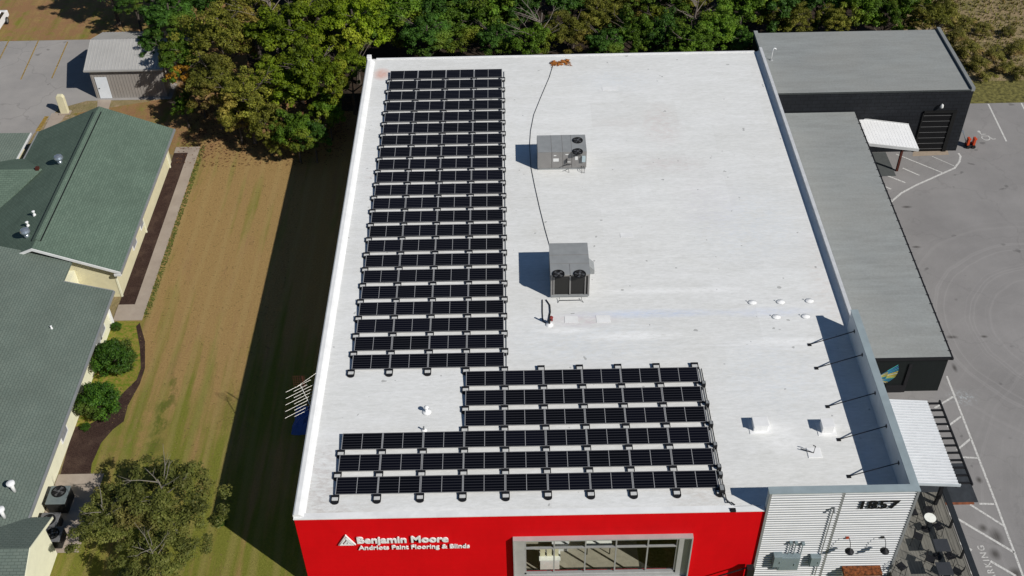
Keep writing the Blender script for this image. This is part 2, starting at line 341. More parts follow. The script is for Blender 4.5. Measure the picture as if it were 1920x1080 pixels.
M['hvac']=plain('hvac_grey_paint',(.255,.245,.235),.55,.1,.1,2)
M['hvac_lit']=plain('hvac_grey_paint_lit',(.30,.31,.31),.5,.1,.1,2)  # unit grey again, lightened for sunlight on tops, curbs and hood
M['coil']=plain('coil_fins',(.035,.034,.032),.6,.3,.2,30)
M['fanblack']=plain('fan_well_black',(.008,.008,.008),.6)
M['galv']=plain('galvanised_steel',(.50,.55,.60),.3,.75,.15,8)
M['cream']=plain('cream_siding',(.68,.63,.42),.7,0,.08,2)
M['cream_pale']=plain('pale_cream_stucco',(.80,.78,.58),.75,0,.06,2)
M['trim']=plain('white_trim',(.72,.72,.70),.6,0,.1,2)
M['gutter']=plain('grey_gutter',(.30,.31,.31),.5,.2,.1,2)
M['shedroof']=plain('pale_grey_metal_roof',(.42,.41,.39),.5,.1,.08,1)
M['shedwall']=plain('taupe_metal_siding',(.33,.305,.28),.55,.1,.08,1)
M['yellow']=plain('yellow_line_paint',(.46,.30,.07),.85,0,.5,5)
def m_line():
    t=NT('worn_white_line_paint'); p=t.pos(); n=t.noise(p,9,5,.8)
    return t.done(t.mix(t.ramp(n,[(.33,0.),(.55,1.)]),(.26,.25,.235),(.62,.61,.58)),.85,0,.1)
M['line']=m_line()
M['bark']=plain('bark',(.13,.105,.085),.9,0,.4,6)
M['paleBark']=plain('pale_bark',(.30,.27,.23),.9,0,.3,6)
M['rust']=plain('rusted_steel',(.33,.10,.03),.9,0,.7,6)
M['redwood']=plain('red_brown_timber',(.09,.022,.013),.7,0,.3,4)
M['door']=plain('white_door',(.72,.76,.80),.5,0,.05)
M['orange']=plain('orange_enamel',(.55,.07,.02),.4)
M['ballastgrey']=plain('electrical_box_grey',(.24,.30,.32),.5,.2,.1,3)
M['tabletop']=plain('dark_grey_tabletop',(.055,.058,.064),.4,.2,.1,3)
M['tablewhite']=plain('white_tabletop',(.85,.85,.78),.4)
M['pad']=plain('dark_rubber_pad',(.042,.048,.056),.8,0,.25,2)
M['blackmat']=plain('black_letters',(.004,.004,.004),.7)
M['carpet']=plain('beige_carpet',(.34,.31,.24),.95,0,.15,3)
M['carpet_dark']=plain('patterned_dark_carpet',(.05,.05,.045),.95,0,.6,7)
M['carwhite']=plain('white_car_paint',(.80,.80,.80),.25,0,.03,1,.5)
M['rubber']=plain('tyre_rubber',(.015,.015,.015),.8)
M['darkglass']=plain('dark_window_glass',(.02,.022,.026),.08,0,.1,1,.6)
M['blind']=plain('window_behind_white_slats',(.33,.34,.36),.35,0,.25,3,.5)
M['bluegrey']=plain('faded_plastic',(.05,.07,.13),.8)
M['rope']=plain('black_cable',(.03,.03,.03),.7)
def m_glass():
    t=NT('clear_window_glass'); t.m.use_transparent_shadow=True; tr=t.n('ShaderNodeBsdfTransparent'); tr.inputs[0].default_value=(.93,.95,.94,1)
    gl=t.n('ShaderNodeBsdfGlossy'); gl.inputs['Roughness'].default_value=.02; 
    mx=t.n('ShaderNodeMixShader'); mx.inputs[0].default_value=.06; t.l(tr.outputs[0],mx.inputs[1]); t.l(gl.outputs[0],mx.inputs[2])
    t.l(mx.outputs[0],t.t.nodes['Material Output'].inputs['Surface']); return t.m
M['glass']=m_glass()
def m_leaf(name,a,b,c3,p3=.2):
    t=NT(name); g=t.n('ShaderNodeNewGeometry'); oi=t.n('ShaderNodeObjectInfo'); o=t.coord('Object')
    r=g.outputs['Random Per Island']; c=t.mix(r,a,b)
    n=t.noise(o,.55,3,.6); c=t.mix(t.ramp(n,[(.5,0.),(.5+p3,1.)]),c,c3)
    c=t.mix(1.,c,t.ramp(oi.outputs['Random'],[(0.,.72),(1.,1.22)]),'MULTIPLY')
    c=t.mix(1.,c,t.ramp(t.noise(o,1.7,2,.6),[(.35,.62),(.65,1.3)]),'MULTIPLY')
    t.l(c,t.b.inputs['Base Color']); t.b.inputs['Roughness'].default_value=.6; t.b.inputs['Specular IOR Level'].default_value=.2
    tl=t.n('ShaderNodeBsdfTranslucent'); t.l(t.mix(1.,c,(1.2,1.3,.5),'MULTIPLY'),tl.inputs[0]); mx=t.n('ShaderNodeMixShader'); mx.inputs[0].default_value=.22
    t.l(t.b.outputs[0],mx.inputs[1]); t.l(tl.outputs[0],mx.inputs[2]); t.l(mx.outputs[0],t.t.nodes['Material Output'].inputs['Surface'])
    return t.m
LEAF={'dark':m_leaf('leaf_dark',(.028,.075,.009),(.070,.155,.020),(.11,.15,.015)),
 'green':m_leaf('leaf_green',(.055,.115,.008),(.125,.215,.018),(.18,.19,.02)),
 'yellow':m_leaf('leaf_yellow_green',(.085,.135,.006),(.185,.255,.010),(.23,.24,.02)),
 'olive':m_leaf('leaf_olive',(.095,.105,.012),(.20,.20,.030),(.17,.12,.03)),
 'brown':m_leaf('leaf_brown',(.11,.125,.016),(.23,.225,.030),(.22,.15,.035)),
 'orange':m_leaf('leaf_orange',(.30,.16,.012),(.52,.27,.03),(.40,.12,.03)),
 'hedge':m_leaf('leaf_hedge',(.020,.065,.008),(.085,.185,.016),(.12,.10,.03),.35),
 'silver':m_leaf('leaf_silver_olive',(.085,.105,.018),(.20,.21,.05),(.17,.13,.04)),
 'weed':m_leaf('leaf_weed',(.13,.14,.02),(.27,.235,.06),(.21,.12,.055))}
# ---------------------------------------------------------------- setting: ground
def quad(name,pts,mat,dz,mb=None):
    m=MB(); m.poly([(p[0],p[1],G_+dz) for p in pts]); return struct(name,m,mat)
quad('ground',[(-420,-260),(460,-260),(460,600),(-420,600)],M['field'],-.012)
quad('lawn',[(-17.0,-60),(29,-60),(29,3),(28.6,8),(-36,60),(-80,60),(-80,17.45),(-19.0,17.45),(-19.0,7.6),(-26.9,5.4),(-17.0,-.9)],M['lawn'],-.004)
p_lot=[(-27.3,17.4),(-80,17.4),(-80,-5),(-29.3,-5),(-29.2,2.6),(-28.2,6.2),(-26.2,7.3),(-19.2,7.3),(-19.2,17.4)]
quad('parking_lot_left',[p_lot[i] for i in (1,2,3,4,5,6,7,8,0)],M['asphalt_old'],0)
quad('parking_lot_right',[(28.3,-70),(140,-70),(140,4.3),(28.3,4.3)],M['asphalt'],0)
quad('forest_floor',[(-12,7.5),(-5,5),(29,5),(29,8.2),(43,8.2),(46,60),(-14,60),(-15,22),(-14,14)],plain('leaf_litter_floor',(.05,.033,.02),.95,0,.5,2.5),.008)  # leaf litter, kept dark to stand for shade under the trees
quad('grass_verge',[(43.1,4.3),(140,4.3),(140,9.0),(43.1,7.5)],plain('olive_verge_grass',(.23,.21,.06),.95,0,.55,3.5),.004)
m=MB(); m.box(-17.26+1.05,-15.4,-19.25,.3,G_-.1,G_+.05); m.box(-17.3,-16.211,-.45,.3,G_-.1,G_+.05); m.box(-17.3,-16.211,-19.25,-17.75,G_-.1,G_+.05)
walk=struct('sidewalk',m,M['concrete'])
quad('mulch_bed',[(-17.3,-17.8),(-16.2,-17.8),(-16.2,-.4),(-17.3,-.4)],M['mulch'],.012)
# dirt path curving past the bushes, bed at the wing
px=[(262,605),(272,640),(272,690),(262,720),(240,760),(232,790),(212,805),(190,830),(172,870),(165,930),(150,960),(120,960),(110,900),(130,830),(142,800),(165,797),(195,780),(222,745),(256,712),(264,690),(262,650),(255,612)]
m=MB(); pts=[at(u,v,G_+.006) for u,v in px]; m.poly(pts); struct('dirt_path',m,M['mulch'])
m=MB(); pts=[at(u,v,G_+.003) for u,v in ((212,603),(262,603),(272,650),(270,700),(225,765),(190,790),(142,800))]; m.poly(pts)
t_=NT('green_bed_grass'); n_=t_.noise(t_.pos(),3.5,6,.8); struct('green_bed',m,t_.done(t_.mix(t_.ramp(n_,[(.42,0.),(.62,1.)]),(.10,.16,.012),(.30,.20,.06)),.95,0,.05))
m=MB(); m.poly([at(u,v,G_+.004) for u,v in ((183,187),(209,187),(203,207),(182,204))]); m.poly([at(u,v,G_+.004) for u,v in ((97,212),(125,212),(116,226),(98,240),(82,243))]); struct('concrete_step',m,M['concrete'])
m=MB()
for a,b in (((17,75),(-3,115)),((72,76),(39,149)),((127,78),(97,147))): m.strip([at(*a,G_+.005),at(*b,G_+.005)],.11)
for k in range(1,6):
    a=at(17,75,G_+.005)-Vector((2.35*k,0,0)); b=at(-3,115,G_+.005)-Vector((2.35*k,1.6,0)); m.strip([a,b],.11)
m.strip([at(88,218,G_+.005),at(70,246,G_+.005)],.35)
struct('yellow_parking_lines',m,M['yellow'])
m=MB(); L=lambda pts,wd=.12: m.strip([at(u,v,G_+.005) for u,v in pts],wd)
L([(1775,705),(1816,810),(1868,945),(1922,1090)]); L([(1752.5,765),(1787,743.8)]); L([(1776,800),(1803,780)]); L([(1794,844),(1820,822.5)]); L([(1802,857),(1834,859)]); L([(1836,944.5),(1864,945)])
L([(1819,946),(1884,987)]); L([(1776,961),(1902,1036)],.14); L([(1795,1015),(1822,1032)],.14); L([(1857,1052),(1905,1080)],.14); L([(1815,1070),(1832,1080)],.14)
L([(1797,287),(1801,293),(1799,303),(1790,315),(1763,327),(1718,347),(1690,362),(1669,380)],.15)
L([(1680,288.7),(1767,323.8)],.1); L([(1747.5,293),(1789,311)],.06); L([(1692.5,315),(1724,328.8)],.12); L([(1652.5,325),(1697.5,342.5)],.12); L([(1654.5,348),(1671,354.5)],.12); L([(1664,372),(1674,376)],.1)
L([(1853,195),(1887,265)],.13); L([(1915,193),(1950,265)],.13)
struct('white_parking_lines',m,M['line'])
# wheelchair symbol painted on the bay
m=MB(); c=at(1847,255,G_+.006)
def ring(c,r,w_,a0,a1,n=16): m.strip([c+Vector((r*math.cos(R_(a0+(a1-a0)*i/n)),r*math.sin(R_(a0+(a1-a0)*i/n)),0)) for i in range(n+1)],w_)
ring(c+Vector((-.02,-.25,0)),.30,.08,120,400); ring(c+Vector((-.28,.62,0)),.06,.12,0,360); m.strip([c+Vector((-.25,.5,0)),c+Vector((-.2,0,0)),c+Vector((.25,0,0)),c+Vector((.45,-.45,0)),c+Vector((.7,-.4,0))],.08); m.strip([c+Vector((-.22,.25,0)),c+Vector((.15,.25,0))],.07)
struct('wheelchair_marking',m,M['line'])
FONT=None
def text_mesh(txt,size,ext,bold=0.,spacing=1.):
    cu=D.curves.new('lettering','FONT'); cu.body=txt; cu.size=size; cu.extrude=ext; cu.offset=bold; cu.space_character=spacing; cu.resolution_u=3
    o=D.objects.new('lettering',cu); COL.objects.link(o); bpy.context.view_layer.update()
    me=D.meshes.new_from_object(o.evaluated_get(bpy.context.evaluated_depsgraph_get())); D.objects.remove(o); return me
me=text_mesh('PARKING',.50,0,.004,1.25); me.materials.append(M['line']); o=D.objects.new('parking_marking',me); COL.objects.link(o)
o.location=at(1874,1098,G_+.007); o.rotation_euler=(0,0,R_(91)); tag(o,None,None,kind='structure')
# ---------------------------------------------------------------- main building
B=thing('store_building','large flat white-roofed store with a red front wall and white corrugated corner','building',(13,-18,G_))
Bi=Matrix.Translation((-13,18,-G_))
def part(mb,name,mat,parent=None,base=B,**k):
    """mesh given in world coordinates, parented under a thing"""
    o=mb.obj(name,mat,parent or base,**k)
    if parent is None: o.location=-base.location
    return o
X0,X1,Y0,Y1=-1.85,28.05,-39.62,3.15
FY=Y0      # front wall plane
m=MB(); m.box(X0+.02,X1-.02,Y0+.12,Y1,RF-.3,RF); part(m,'roof_deck',M['roof'])
m=MB(); m.box(X0,X0+.25,Y0+.3,Y1-.02,G_-.1,RF-.02); part(m,'side_wall',M['cream_pale'])
m=MB(); m.box(X0+.25,X1-.02,Y1-.27,Y1-.02,G_-.1,RF-.302); part(m,'rear_wall',M['blackblock'])
m=MB(); m.box(X1-.27,X1-.01,Y0+.35,Y1-.28,G_-.1,RF-.305); part(m,'side_wall',M['blackblock'])
# front wall with a real opening
wx0,wx1,wz0,wz1=9.25,17.02,-5.25,-2.0
m=MB(); yb=FY+.28
m.box(X0,wx0,FY,yb,G_-.1,RF+.015); m.box(wx1,21.0,FY,yb,G_-.1,RF+.015); m.box(wx0,wx1,FY,yb,wz1,RF+.015); m.box(wx0,wx1,FY,yb,G_-.1,wz0)
part(m,'front_wall',M['red'])
m=MB(); m.box(X0-.03,20.95,FY-.04,FY+.33,RF+.018,RF+.07); part(m,'edge_trim',M['parapet'])
# west parapet: rounded white curb
m=MB(); prof=[(X0-.05,RF-.25),(X0-.05,RF+.22),(X0+.02,RF+.26),(X0+.22,RF+.26),(X0+.32,RF+.20),(X0+.52,RF+.02),(X0+.52,RF-.02)]
m.prism([(x,Y0+.1,z) for x,z in prof],(0,Y1-Y0-.5,0)); part(m,'parapet',M['parapet'])
m=MB(); m.box(X0-.07,X0+.28,Y1-.52,Y1-.12,RF-.28,RF+.48); m.box(X0+.05,X0+.45,Y1-1.5,Y1-.5,RF,RF+.12); part(m,'parapet_end',M['parapet'],bevel=.04)
m=MB(); m.box(X1-.02,X1+.19,-27.3,Y1-.02,G_-.1,RF+.38); part(m,'parapet',plain('grey_white_coping',(.60,.61,.62),.5))
m=MB(); m.prism([(X1-.30,0,RF-.01),(X1-.02,0,RF-.01),(X1-.02,0,RF+.16)],(0,Y1-.3,0)); m.v=[(x,y if y>0 else y,z) for x,y,z in m.v]
m=MB(); m.prism([(X1-.28,-27.3,RF-.01),(X1-.021,-27.3,RF-.01),(X1-.021,-27.3,RF+.15)],(0,27.3+Y1-.1,0)); part(m,'cant_strip',M['parapet'])
m=MB(); m.box(X0+.6,X1-.35,Y1-.12,Y1+.04,RF+.003,RF+.06); part(m,'edge_trim',M['parapet'])
# tall corner screen (white corrugated front, pale inner faces)
TX0,TX1,TY,TZ=20.98,28.08,-39.70,1.32
m=MB(); m.box(TX0,TX1,TY+.06,TY+.36,G_-.1,TZ-.02)
m.box(X1-.30,X1+.02,TY+.361,-27.25,G_-.1,TZ-.02); part(m,'corner_screen_wall',M['screen'])
m=MB(); m.box(TX0-.04,TX1+.04,TY-.02,TY+.40,TZ-.02,TZ+.03); m.box(X1-.34,TX1+.04,TY+.401,-27.2,TZ-.02,TZ+.03); part(m,'screen_coping',M['coping'])
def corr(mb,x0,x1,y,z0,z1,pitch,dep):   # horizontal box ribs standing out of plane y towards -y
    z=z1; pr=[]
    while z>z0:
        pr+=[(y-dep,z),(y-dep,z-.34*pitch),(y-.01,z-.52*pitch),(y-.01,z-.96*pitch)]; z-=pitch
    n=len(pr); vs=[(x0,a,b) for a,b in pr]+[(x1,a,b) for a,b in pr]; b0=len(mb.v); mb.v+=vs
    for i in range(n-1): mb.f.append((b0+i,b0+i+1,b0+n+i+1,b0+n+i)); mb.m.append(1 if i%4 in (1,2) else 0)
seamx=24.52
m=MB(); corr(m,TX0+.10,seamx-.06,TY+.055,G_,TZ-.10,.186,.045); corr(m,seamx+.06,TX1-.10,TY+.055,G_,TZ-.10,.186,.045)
M['rib_shade']=plain('siding_rib_shade',(.22,.24,.26),.6,0,.1,2); part(m,'corrugated_cladding',[M['corrug'],M['rib_shade']])  # grey painted into the grooves as the shade under each rib
m=MB(); m.box(TX0-.02,TX0+.10,TY-.01,TY+.059,G_,TZ-.021); m.box(TX1-.10,TX1+.02,TY-.01,TY+.059,G_,TZ-.021); m.box(seamx-.06,seamx+.06,TY+.02,TY+.059,G_,TZ-.1); part(m,'corner_trim',M['gutter'])
# braces behind the screen
for u,v,u2,v2 in ((1518,646,1601,619),(1531,690,1617,666),(1552,762,1641,736),(1573,824,1661,796),(1592,893,1686,872)):
    a=at(u,v,RF+.03); b=Vector((X1-.31,a.y+.05,RF+.95)); m=MB(); m.tube([a,b],.028,6); m.box(a.x-.1,a.x+.1,a.y-.1,a.y+.1,RF+.002,RF+.03); m.box(X1-.33,X1-.302,b.y-.08,b.y+.08,b.z-.08,b.z+.08); part(m,'brace',M['steel_dark'])
for u in (1474,1538,1602):
    x=aty(u,916,-38.6).x; a=at(u,916,RF+.02); a=Vector((x,-38.45,RF+.03)); b=Vector((x,TY+.37,1.0)); m=MB(); m.tube([a,b],.035,6); m.tube([a+Vector((-.25,.1,0)),a+Vector((0,-.12,.12)),a+Vector((.25,.1,0))],.03,6); part(m,'brace',M['steel_dark'])
# front window: projecting surround, mullions, glass
W=D.objects.new('window',None); COL.objects.link(W); W.parent=B; W.location=-B.location
m=MB(); yo=FY-.27; yi=FY+.12
fx0,fx1,fz0,fz1=8.72,17.62,-5.55,-1.86
m.box(fx0,fx1,yo,yi,fz1-.09,fz1); m.box(fx0,fx1,yo,yi,fz0,fz0+.10)
m.box(fx0,fx0+.06,yo,yi,fz0+.10,fz1-.09); m.box(fx1-.06,fx1,yo,yi,fz0+.10,fz1-.09)
m.box(fx0+.06,wx0+.02,FY-.03,yi,fz0+.1,fz1-.09); m.box(wx1-.02,fx1-.06,FY-.03,yi,fz0+.1,fz1-.09); m.box(wx0+.02,wx1-.02,FY-.03,yi,-2.2,fz1-.09); m.box(wx0+.02,wx1-.02,FY-.03,yi,fz0+.1,wz0+.05)
o=m.obj('frame',plain('aluminium_surround',(.46,.46,.45),.4,.2,.1,1.5),W)
m=MB(); cols=[aty(u,1040,FY).x for u in (1039,1097.5,1154.5,1213.5)]
for x in cols: m.box(x-.035,x+.035,FY+.04,FY+.13,wz0,wz1-.0)
m.box(wx0,wx1,FY+.035,FY+.135,-3.02,-2.93); m.box(wx0,wx0+.12,FY+.03,FY+.128,wz0,wz1); m.box(wx1-.12,wx1,FY+.03,FY+.128,wz0,wz1); m.box(wx0,wx1,FY+.03,FY+.129,wz0,wz0+.18)
m.obj('mullions',M['alu'],W)
m=MB(); m.poly([(wx0,FY+.09,wz0),(wx1,FY+.09,wz0),(wx1,FY+.09,wz1),(wx0,FY+.09,wz1)]); m.obj('pane',M['glass'],W)
# room behind the glass
m=MB(); m.box(4,22,FY+.29,-29,G_,G_+.02); part(m,'interior_floor',M['carpet'])
m=MB(); m.box(4,22,-36.4,-29,G_+.021,G_+.03); m.box(15.3,22,FY+.35,-36.41,G_+.022,G_+.031); m.box(4,22,FY+.3,FY+.9,G_+.024,G_+.033); part(m,'floor_border',M['carpet_dark'])
m=MB(); m.box(4,22,-29,-28.8,G_,RF-.31); m.box(3.8,4,FY+.29,-29,G_,RF-.31); m.box(22,22.2,FY+.35,-29,G_,RF-.31); part(m,'interior_wall',M['trim'])
F=thing('display_rack','white display shelf with sample boards seen through the front window','display rack',(10.6,-38.6,G_+.03))
m=MB(); m.box(-.5,.5,-.25,.25,0,.9); m.box(-.55,.55,-.3,.3,.9,.95); m.obj('cabinet',M['tablewhite'],F)
m=MB(); [m.box(-.5+.35*i,-.25+.35*i,-.05,.0,.96,1.7) for i in range(3)]; m.obj('sample_board',M['cream'],F)
F=thing('display_table','pale table with chairs standing inside the front window','table',(13.2,-37.6,G_+.03))
m=MB(); m.box(-.7,.7,-.4,.4,.72,.76); m.obj('tabletop',M['tablewhite'],F)
for sx in (-.6,.6):
    for sy in (-.32,.32): m=MB(); m.tube([(sx,sy,0),(sx,sy,.72)],.03,6); m.obj('leg',M['steel_dark'],F)
m=MB(); m.box(10.8,11.6,-37.7,-37.2,G_+.03,G_+.7); m.box(10.75,11.65,-37.75,-37.15,G_+.701,G_+.74); o=m.obj('side_table',M['trim']); tag(o,'small boxy white side table on the floor inside the front window','side table')
# ---------------------------------------------------------------- store sign
sg=thing('store_sign','white raised letters and triangle logo on the left of the red wall','sign',(3.3,FY,-2.1))
def letters(txt,x,z,wid,hgt,ext,bold,mat,parent,name,depth=.10):
    me=text_mesh(txt,1.,ext,bold); vs=np.empty(len(me.vertices)*3); me.vertices.foreach_get('co',vs); vs=vs.reshape(-1,3)
    mn,mx=vs.min(0),vs.max(0); vs[:,0]=(vs[:,0]-mn[0])/(mx[0]-mn[0])*wid; 
    vs[:,1]=vs[:,1]*hgt; vs[:,2]=(vs[:,2]-mn[2])/(mx[2]-mn[2])*depth
    me.vertices.foreach_set('co',vs.ravel()); me.materials.append(mat); me.name=name
    o=D.objects.new(name,me); COL.objects.link(o); o.parent=parent; o.rotation_euler=(R_(90),0,0)
    o.location=Vector((x,FY-.05,z))-(parent.location if parent else Vector((0,0,0))); return o
letters('Benjamin Moore',1.02,-2.06,4.52,.70,.1,.034,M['white'],sg,'lettering',.05)
letters('Andriots Paint Flooring & Blinds',1.02,-2.62,5.54,.46,.1,.022,M['white'],sg,'lettering',.04)
m=MB(); y=FY-.12
def tri(pts): m.prism([(.06+(x-.06)*.88-3.3,y-FY,z+2.1) for x,z in pts],(0,.09,0))
tri([(.06,-2.18),(.12,-2.18),(.60,-1.40),(.56,-1.36)]); tri([(.56,-1.36),(.60,-1.46),(.98,-2.18),(1.05,-2.18)])
tri([(.06,-2.18),(1.05,-2.18),(1.01,-2.11),(.12,-2.11)])
tri([(.12,-2.10),(.25,-2.10),(.50,-1.78),(.46,-1.62)]); tri([(.35,-2.10),(.47,-2.10),(.62,-1.92),(.58,-1.80)]); tri([(.56,-2.10),(.68,-2.10),(.72,-2.0),(.66,-1.9)]); tri([(.50,-1.62),(.60,-1.55),(.96,-2.1),(.82,-2.1)])
m.obj('logo',M['white'],sg)
o=letters('1857',25.45,.08,1.86,.86,.1,.020,M['blackmat'],None,'house_number',.03); o.location.y=TY-.035; tag(o,'bold black number 1857 standing off the white corrugated corner wall','house number')
# ---------------------------------------------------------------- things on the corrugated wall
wy=TY+.01
def wallbox(u0,v0,u1,v1,d,name,label,cat,mat):
    a=aty(u0,v0,wy-d); b=aty(u1,v1,wy-d); t=thing(name,label,cat,(0.5*(a.x+b.x),wy,b.z))
    w_=(b.x-a.x)/2; h=a.z-b.z; m=MB(); m.box(-w_,w_,-d,0,0,h); m.obj('cabinet',mat,t,bevel=.015)
    m=MB(); m.box(-w_*.88,w_*.88,-d-.02,-d-.001,h*.06,h*.94); m.box(w_*.5,w_*.62,-d-.05,-d-.021,h*.4,h*.55); m.obj('door',mat,t); return t
wallbox(1462,1046,1495,1069,.28,'electrical_cabinet','large grey electrical cabinet low on the corrugated wall below three conduits','electrical box',M['ballastgrey'])
wallbox(1452,1044,1463,1064,.30,'meter_box','narrow dark-windowed meter box left of the large cabinet on the corrugated wall','electrical box',M['ballastgrey'])
wallbox(1521,1046,1536,1062,.25,'junction_box','small grey box alone between the cabinet and the tall conduit','electrical box',M['ballastgrey'])
for i,(u,v0,v1) in enumerate(((1483,1020,1048),(1493,1020,1048),(1506,1022,1058))):
    a=aty(u,v0,wy-.1); b=aty(u,v1,wy-.1); m=MB(); z0=b.z
    m.tube([(a.x,wy-.07,z0-.3),(a.x,wy-.07,a.z)],.03,6); m.box(a.x-.07,a.x+.07,wy-.16,wy,a.z,a.z+.14)
    tag(m.obj('conduit',M['ballastgrey']),['leftmost short conduit rising above the electrical cabinet','middle short conduit rising above the electrical cabinet','rightmost and longest of the short conduits above the electrical cabinet'][i],'conduit','conduits above the electrical cabinet')
a=aty(1564,955,wy-.1); m=MB(); m.tube([(a.x,wy-.07,a.z),(a.x,wy-.07,G_+.5)],.03,6); m.tube([(a.x,wy-.05,a.z),(a.x,wy-.16,a.z+.08),(a.x,wy-.28,a.z-.04)],.07,8)
tag(m.obj('service_mast',M['gutter']),'tall vertical pipe with a curved weather head beside the corrugated wall seam','pipe')
def gooseneck(u,v,label,g):
    c=aty(u,v,wy-.55); t=thing('gooseneck_lamp',label,'lamp',(c.x,wy,c.z),g)
    m=MB(); m.lathe([(.03,.22),(.07,.18),(.10,.12),(.22,.02),(.23,0)],(0,-.55,-.05),14); m.obj('lamp_shade',M['steel_dark'],t,smooth=True)
    m=MB(); m.tube([(-.05,0,.35),(-.05,-.25,.62),(-.03,-.45,.5),(0,-.55,.15)],.018,6); m.obj('arm',M['steel_dark'],t)
    m=MB(); m.box(-.12,.03,-.05,0,.28,.42); m.obj('wall_plate',M['orange'] if 'red' in label else M['steel_dark'],t); return t
gooseneck(1593,1033,'black gooseneck lamp with a red plate on the corrugated wall, left of two','gooseneck lamps on the corrugated wall')
gooseneck(1659,1032,'black gooseneck lamp on the corrugated wall, right one near the corner','gooseneck lamps on the corrugated wall')
a=aty(1580,1064,wy-.1); b=aty(1651,1064,wy-.1); t=thing('rusty_awning','rust-stained steel box awning at the foot of the corrugated wall','awning',(.5*(a.x+b.x),wy,a.z-.57))
hw=(b.x-a.x)/2; m=MB(); m.box(-hw,hw,-.50,-.01,.35,.55); m.obj('top_panel',M['rust'],t); m=MB(); m.box(-hw+.05,hw-.05,-.48,-.02,0,.349); m.obj('box',M['tablewhite'],t)
a=at(1432,1078,-3.4); t=thing('stair_rail','dark steel handrail against the red wall beside the white corner','handrail',(20.6,FY-.35,-5.0))
m=MB(); m.tube([(-1.6,0,-.2),(0,0,.65)],.045,6); m.obj('rail',M['steel_dark'],t); m=MB(); m.box(-.08,.28,-.25,.1,-1.0,.75); m.obj('post',M['steel_dark'],t)
# ---------------------------------------------------------------- solar panels
TILT=R_(5); DEP=1.003; GP='solar panels in rows on the white roof'
def make_panel():
    t=thing('solar_panel','x','solar panel',(0,0,0),GP)
    cs,sn=math.cos(TILT),math.sin(TILT)
    def tp(mb): mb.v=[(x,y*cs-z*sn,y*sn+z*cs) for x,y,z in mb.v]; return mb
    w_=MW-.012
    m=MB(); e=.024
    m.box(.006,w_,0,e,-.035,0); m.box(.006,w_,DEP-e,DEP,-.035,0); m.cur=1; m.box(.006,.006+.034,e,DEP-e,-.035,0.002); m.box(w_-.034,w_,e,DEP-e,-.035,0.002)
    tp(m).obj('frame',[M['alu_dim'],M['alu']],t)
    m=MB(); m.box(.04,w_-.034,e,DEP-e,-.03,-.006); m.cur=0
    o=m.obj('cell_sheet',M['cells'],t); o.rotation_euler=(TILT,0,0)
    m=MB(); m.box(w_/2-.011,w_/2+.017,e,DEP-e,-.0059,-.002); tp(m).obj('divider',M['alu'],t)
    return t
protoP=make_panel(); firstP=True
rows=[(r,0,4) for r in range(22)]+[(r,3,9) for r in (22,23,24)]+[(r,0,9) for r in (25,26,27)]
for r,c0,c1 in rows:
    for c in range(c0,c1):
        o=protoP if firstP else dup(protoP); firstP=False
        o.location=(c*MW+random.uniform(-.006,.006),-r*PR+random.uniform(-.006,.006),random.uniform(-.004,.004))
        o['label']='black solar panel, %s from the left in the %s row from the back'%(ORD[c-c0+1],ORD[r+1])
# ballast trays at each joint
def make_foot():
    t=thing('ballast_tray','x','ballast tray',(0,0,0),'ballast trays at the panel joints')
    m=MB(); m.box(-.20,.20,-.125,.0,-.22,-.035); 
    n=10; arc=[(.20*math.cos(a),-.37+.15*math.sin(a)) for a in [math.pi+math.pi*i/n for i in range(n+1)]]
    m.prism([(x,y,-.247) for x,y in [(-.20,-.126)]+arc+[(.20,-.126)]],(0,0,.09))  # tray floor; black round lip widened to stand for shadow
    m.box(-.20,-.165,-.40,-.131,-.195,-.07); m.box(.165,.20,-.40,-.131,-.195,-.07)
    m.obj('tray',M['blackplastic'],t)
    m=MB(); m.box(-.150,.150,-.32,-.14,-.155,-.055); m.obj('paver',M['paver'],t,bevel=.012)
    return t
pf=make_foot(); ff=True
feet=[]
for r,c0,c1 in rows:
    for c in range(c0,c1+1):
        if r==21 and c>=3: continue
        feet.append((c,r,c-c0,r))
for c in range(3,5): feet.append((c,21,c,21))
cnt={}
for c,r,k,_ in feet:
    o=pf if ff else dup(pf); ff=False
    o.location=(c*MW+random.uniform(-.02,.02),-r*PR+random.uniform(-.02,.02)-.0,0); o.scale=(1,1,.56)
    o['label']='grey ballast tray, %s from the left, before the %s panel row from the back'%(ORD[k+1],ORD[r+1])
for k,c in enumerate(range(5,10)):
    o=dup(pf); o.location=(c*MW-.1,-22*PR+DEP+.42,.03); o['label']='pale ballast tray, %s from the left, behind the back edge of the wide lower array'%ORD[k+1]
# right-hand conduits
def cable(name,pts,r,mat,label,cat,n=6,group=None):
    m=MB(); m.tube(pts,r,n); return tag(m.obj(name,mat,smooth=True),label,cat,group)
cable('conduit',[(4*MW+.13,-.3+1.2,RF+.05),(4*MW+.13,-10,RF+.05),(4*MW+.12,-20*PR,RF+.05),(4*MW+.12,-21*PR-.3,RF+.05)],.02,M['gutter'],'thin grey conduit along the right ends of the narrow panel rows','conduit')
cable('conduit',[(9*MW+.12,-22*PR+1.1,RF+.08),(9*MW+.12,-27*PR,RF+.08),(9*MW+.15,-27*PR-.5,RF+.08),(9*MW+.35,-39.0,RF+.05),(9*MW+.6,-39.35,RF+.05),(9*MW+1.9,-39.35,RF+.05)],.028,M['gutter'],'grey conduit along the right ends of the wide panel rows, bending to the front edge','conduit')
cable('conduit',[(9*MW+.24,-22*PR+1.0,RF+.08),(9*MW+.24,-27*PR,RF+.08),(9*MW+.28,-27*PR-.9,RF+.08),(9*MW+.5,-39.1,RF+.05),(9*MW+.65,-39.26,RF+.05)],.028,M['blackplastic'],'black conduit beside the grey one at the right of the wide array','conduit')
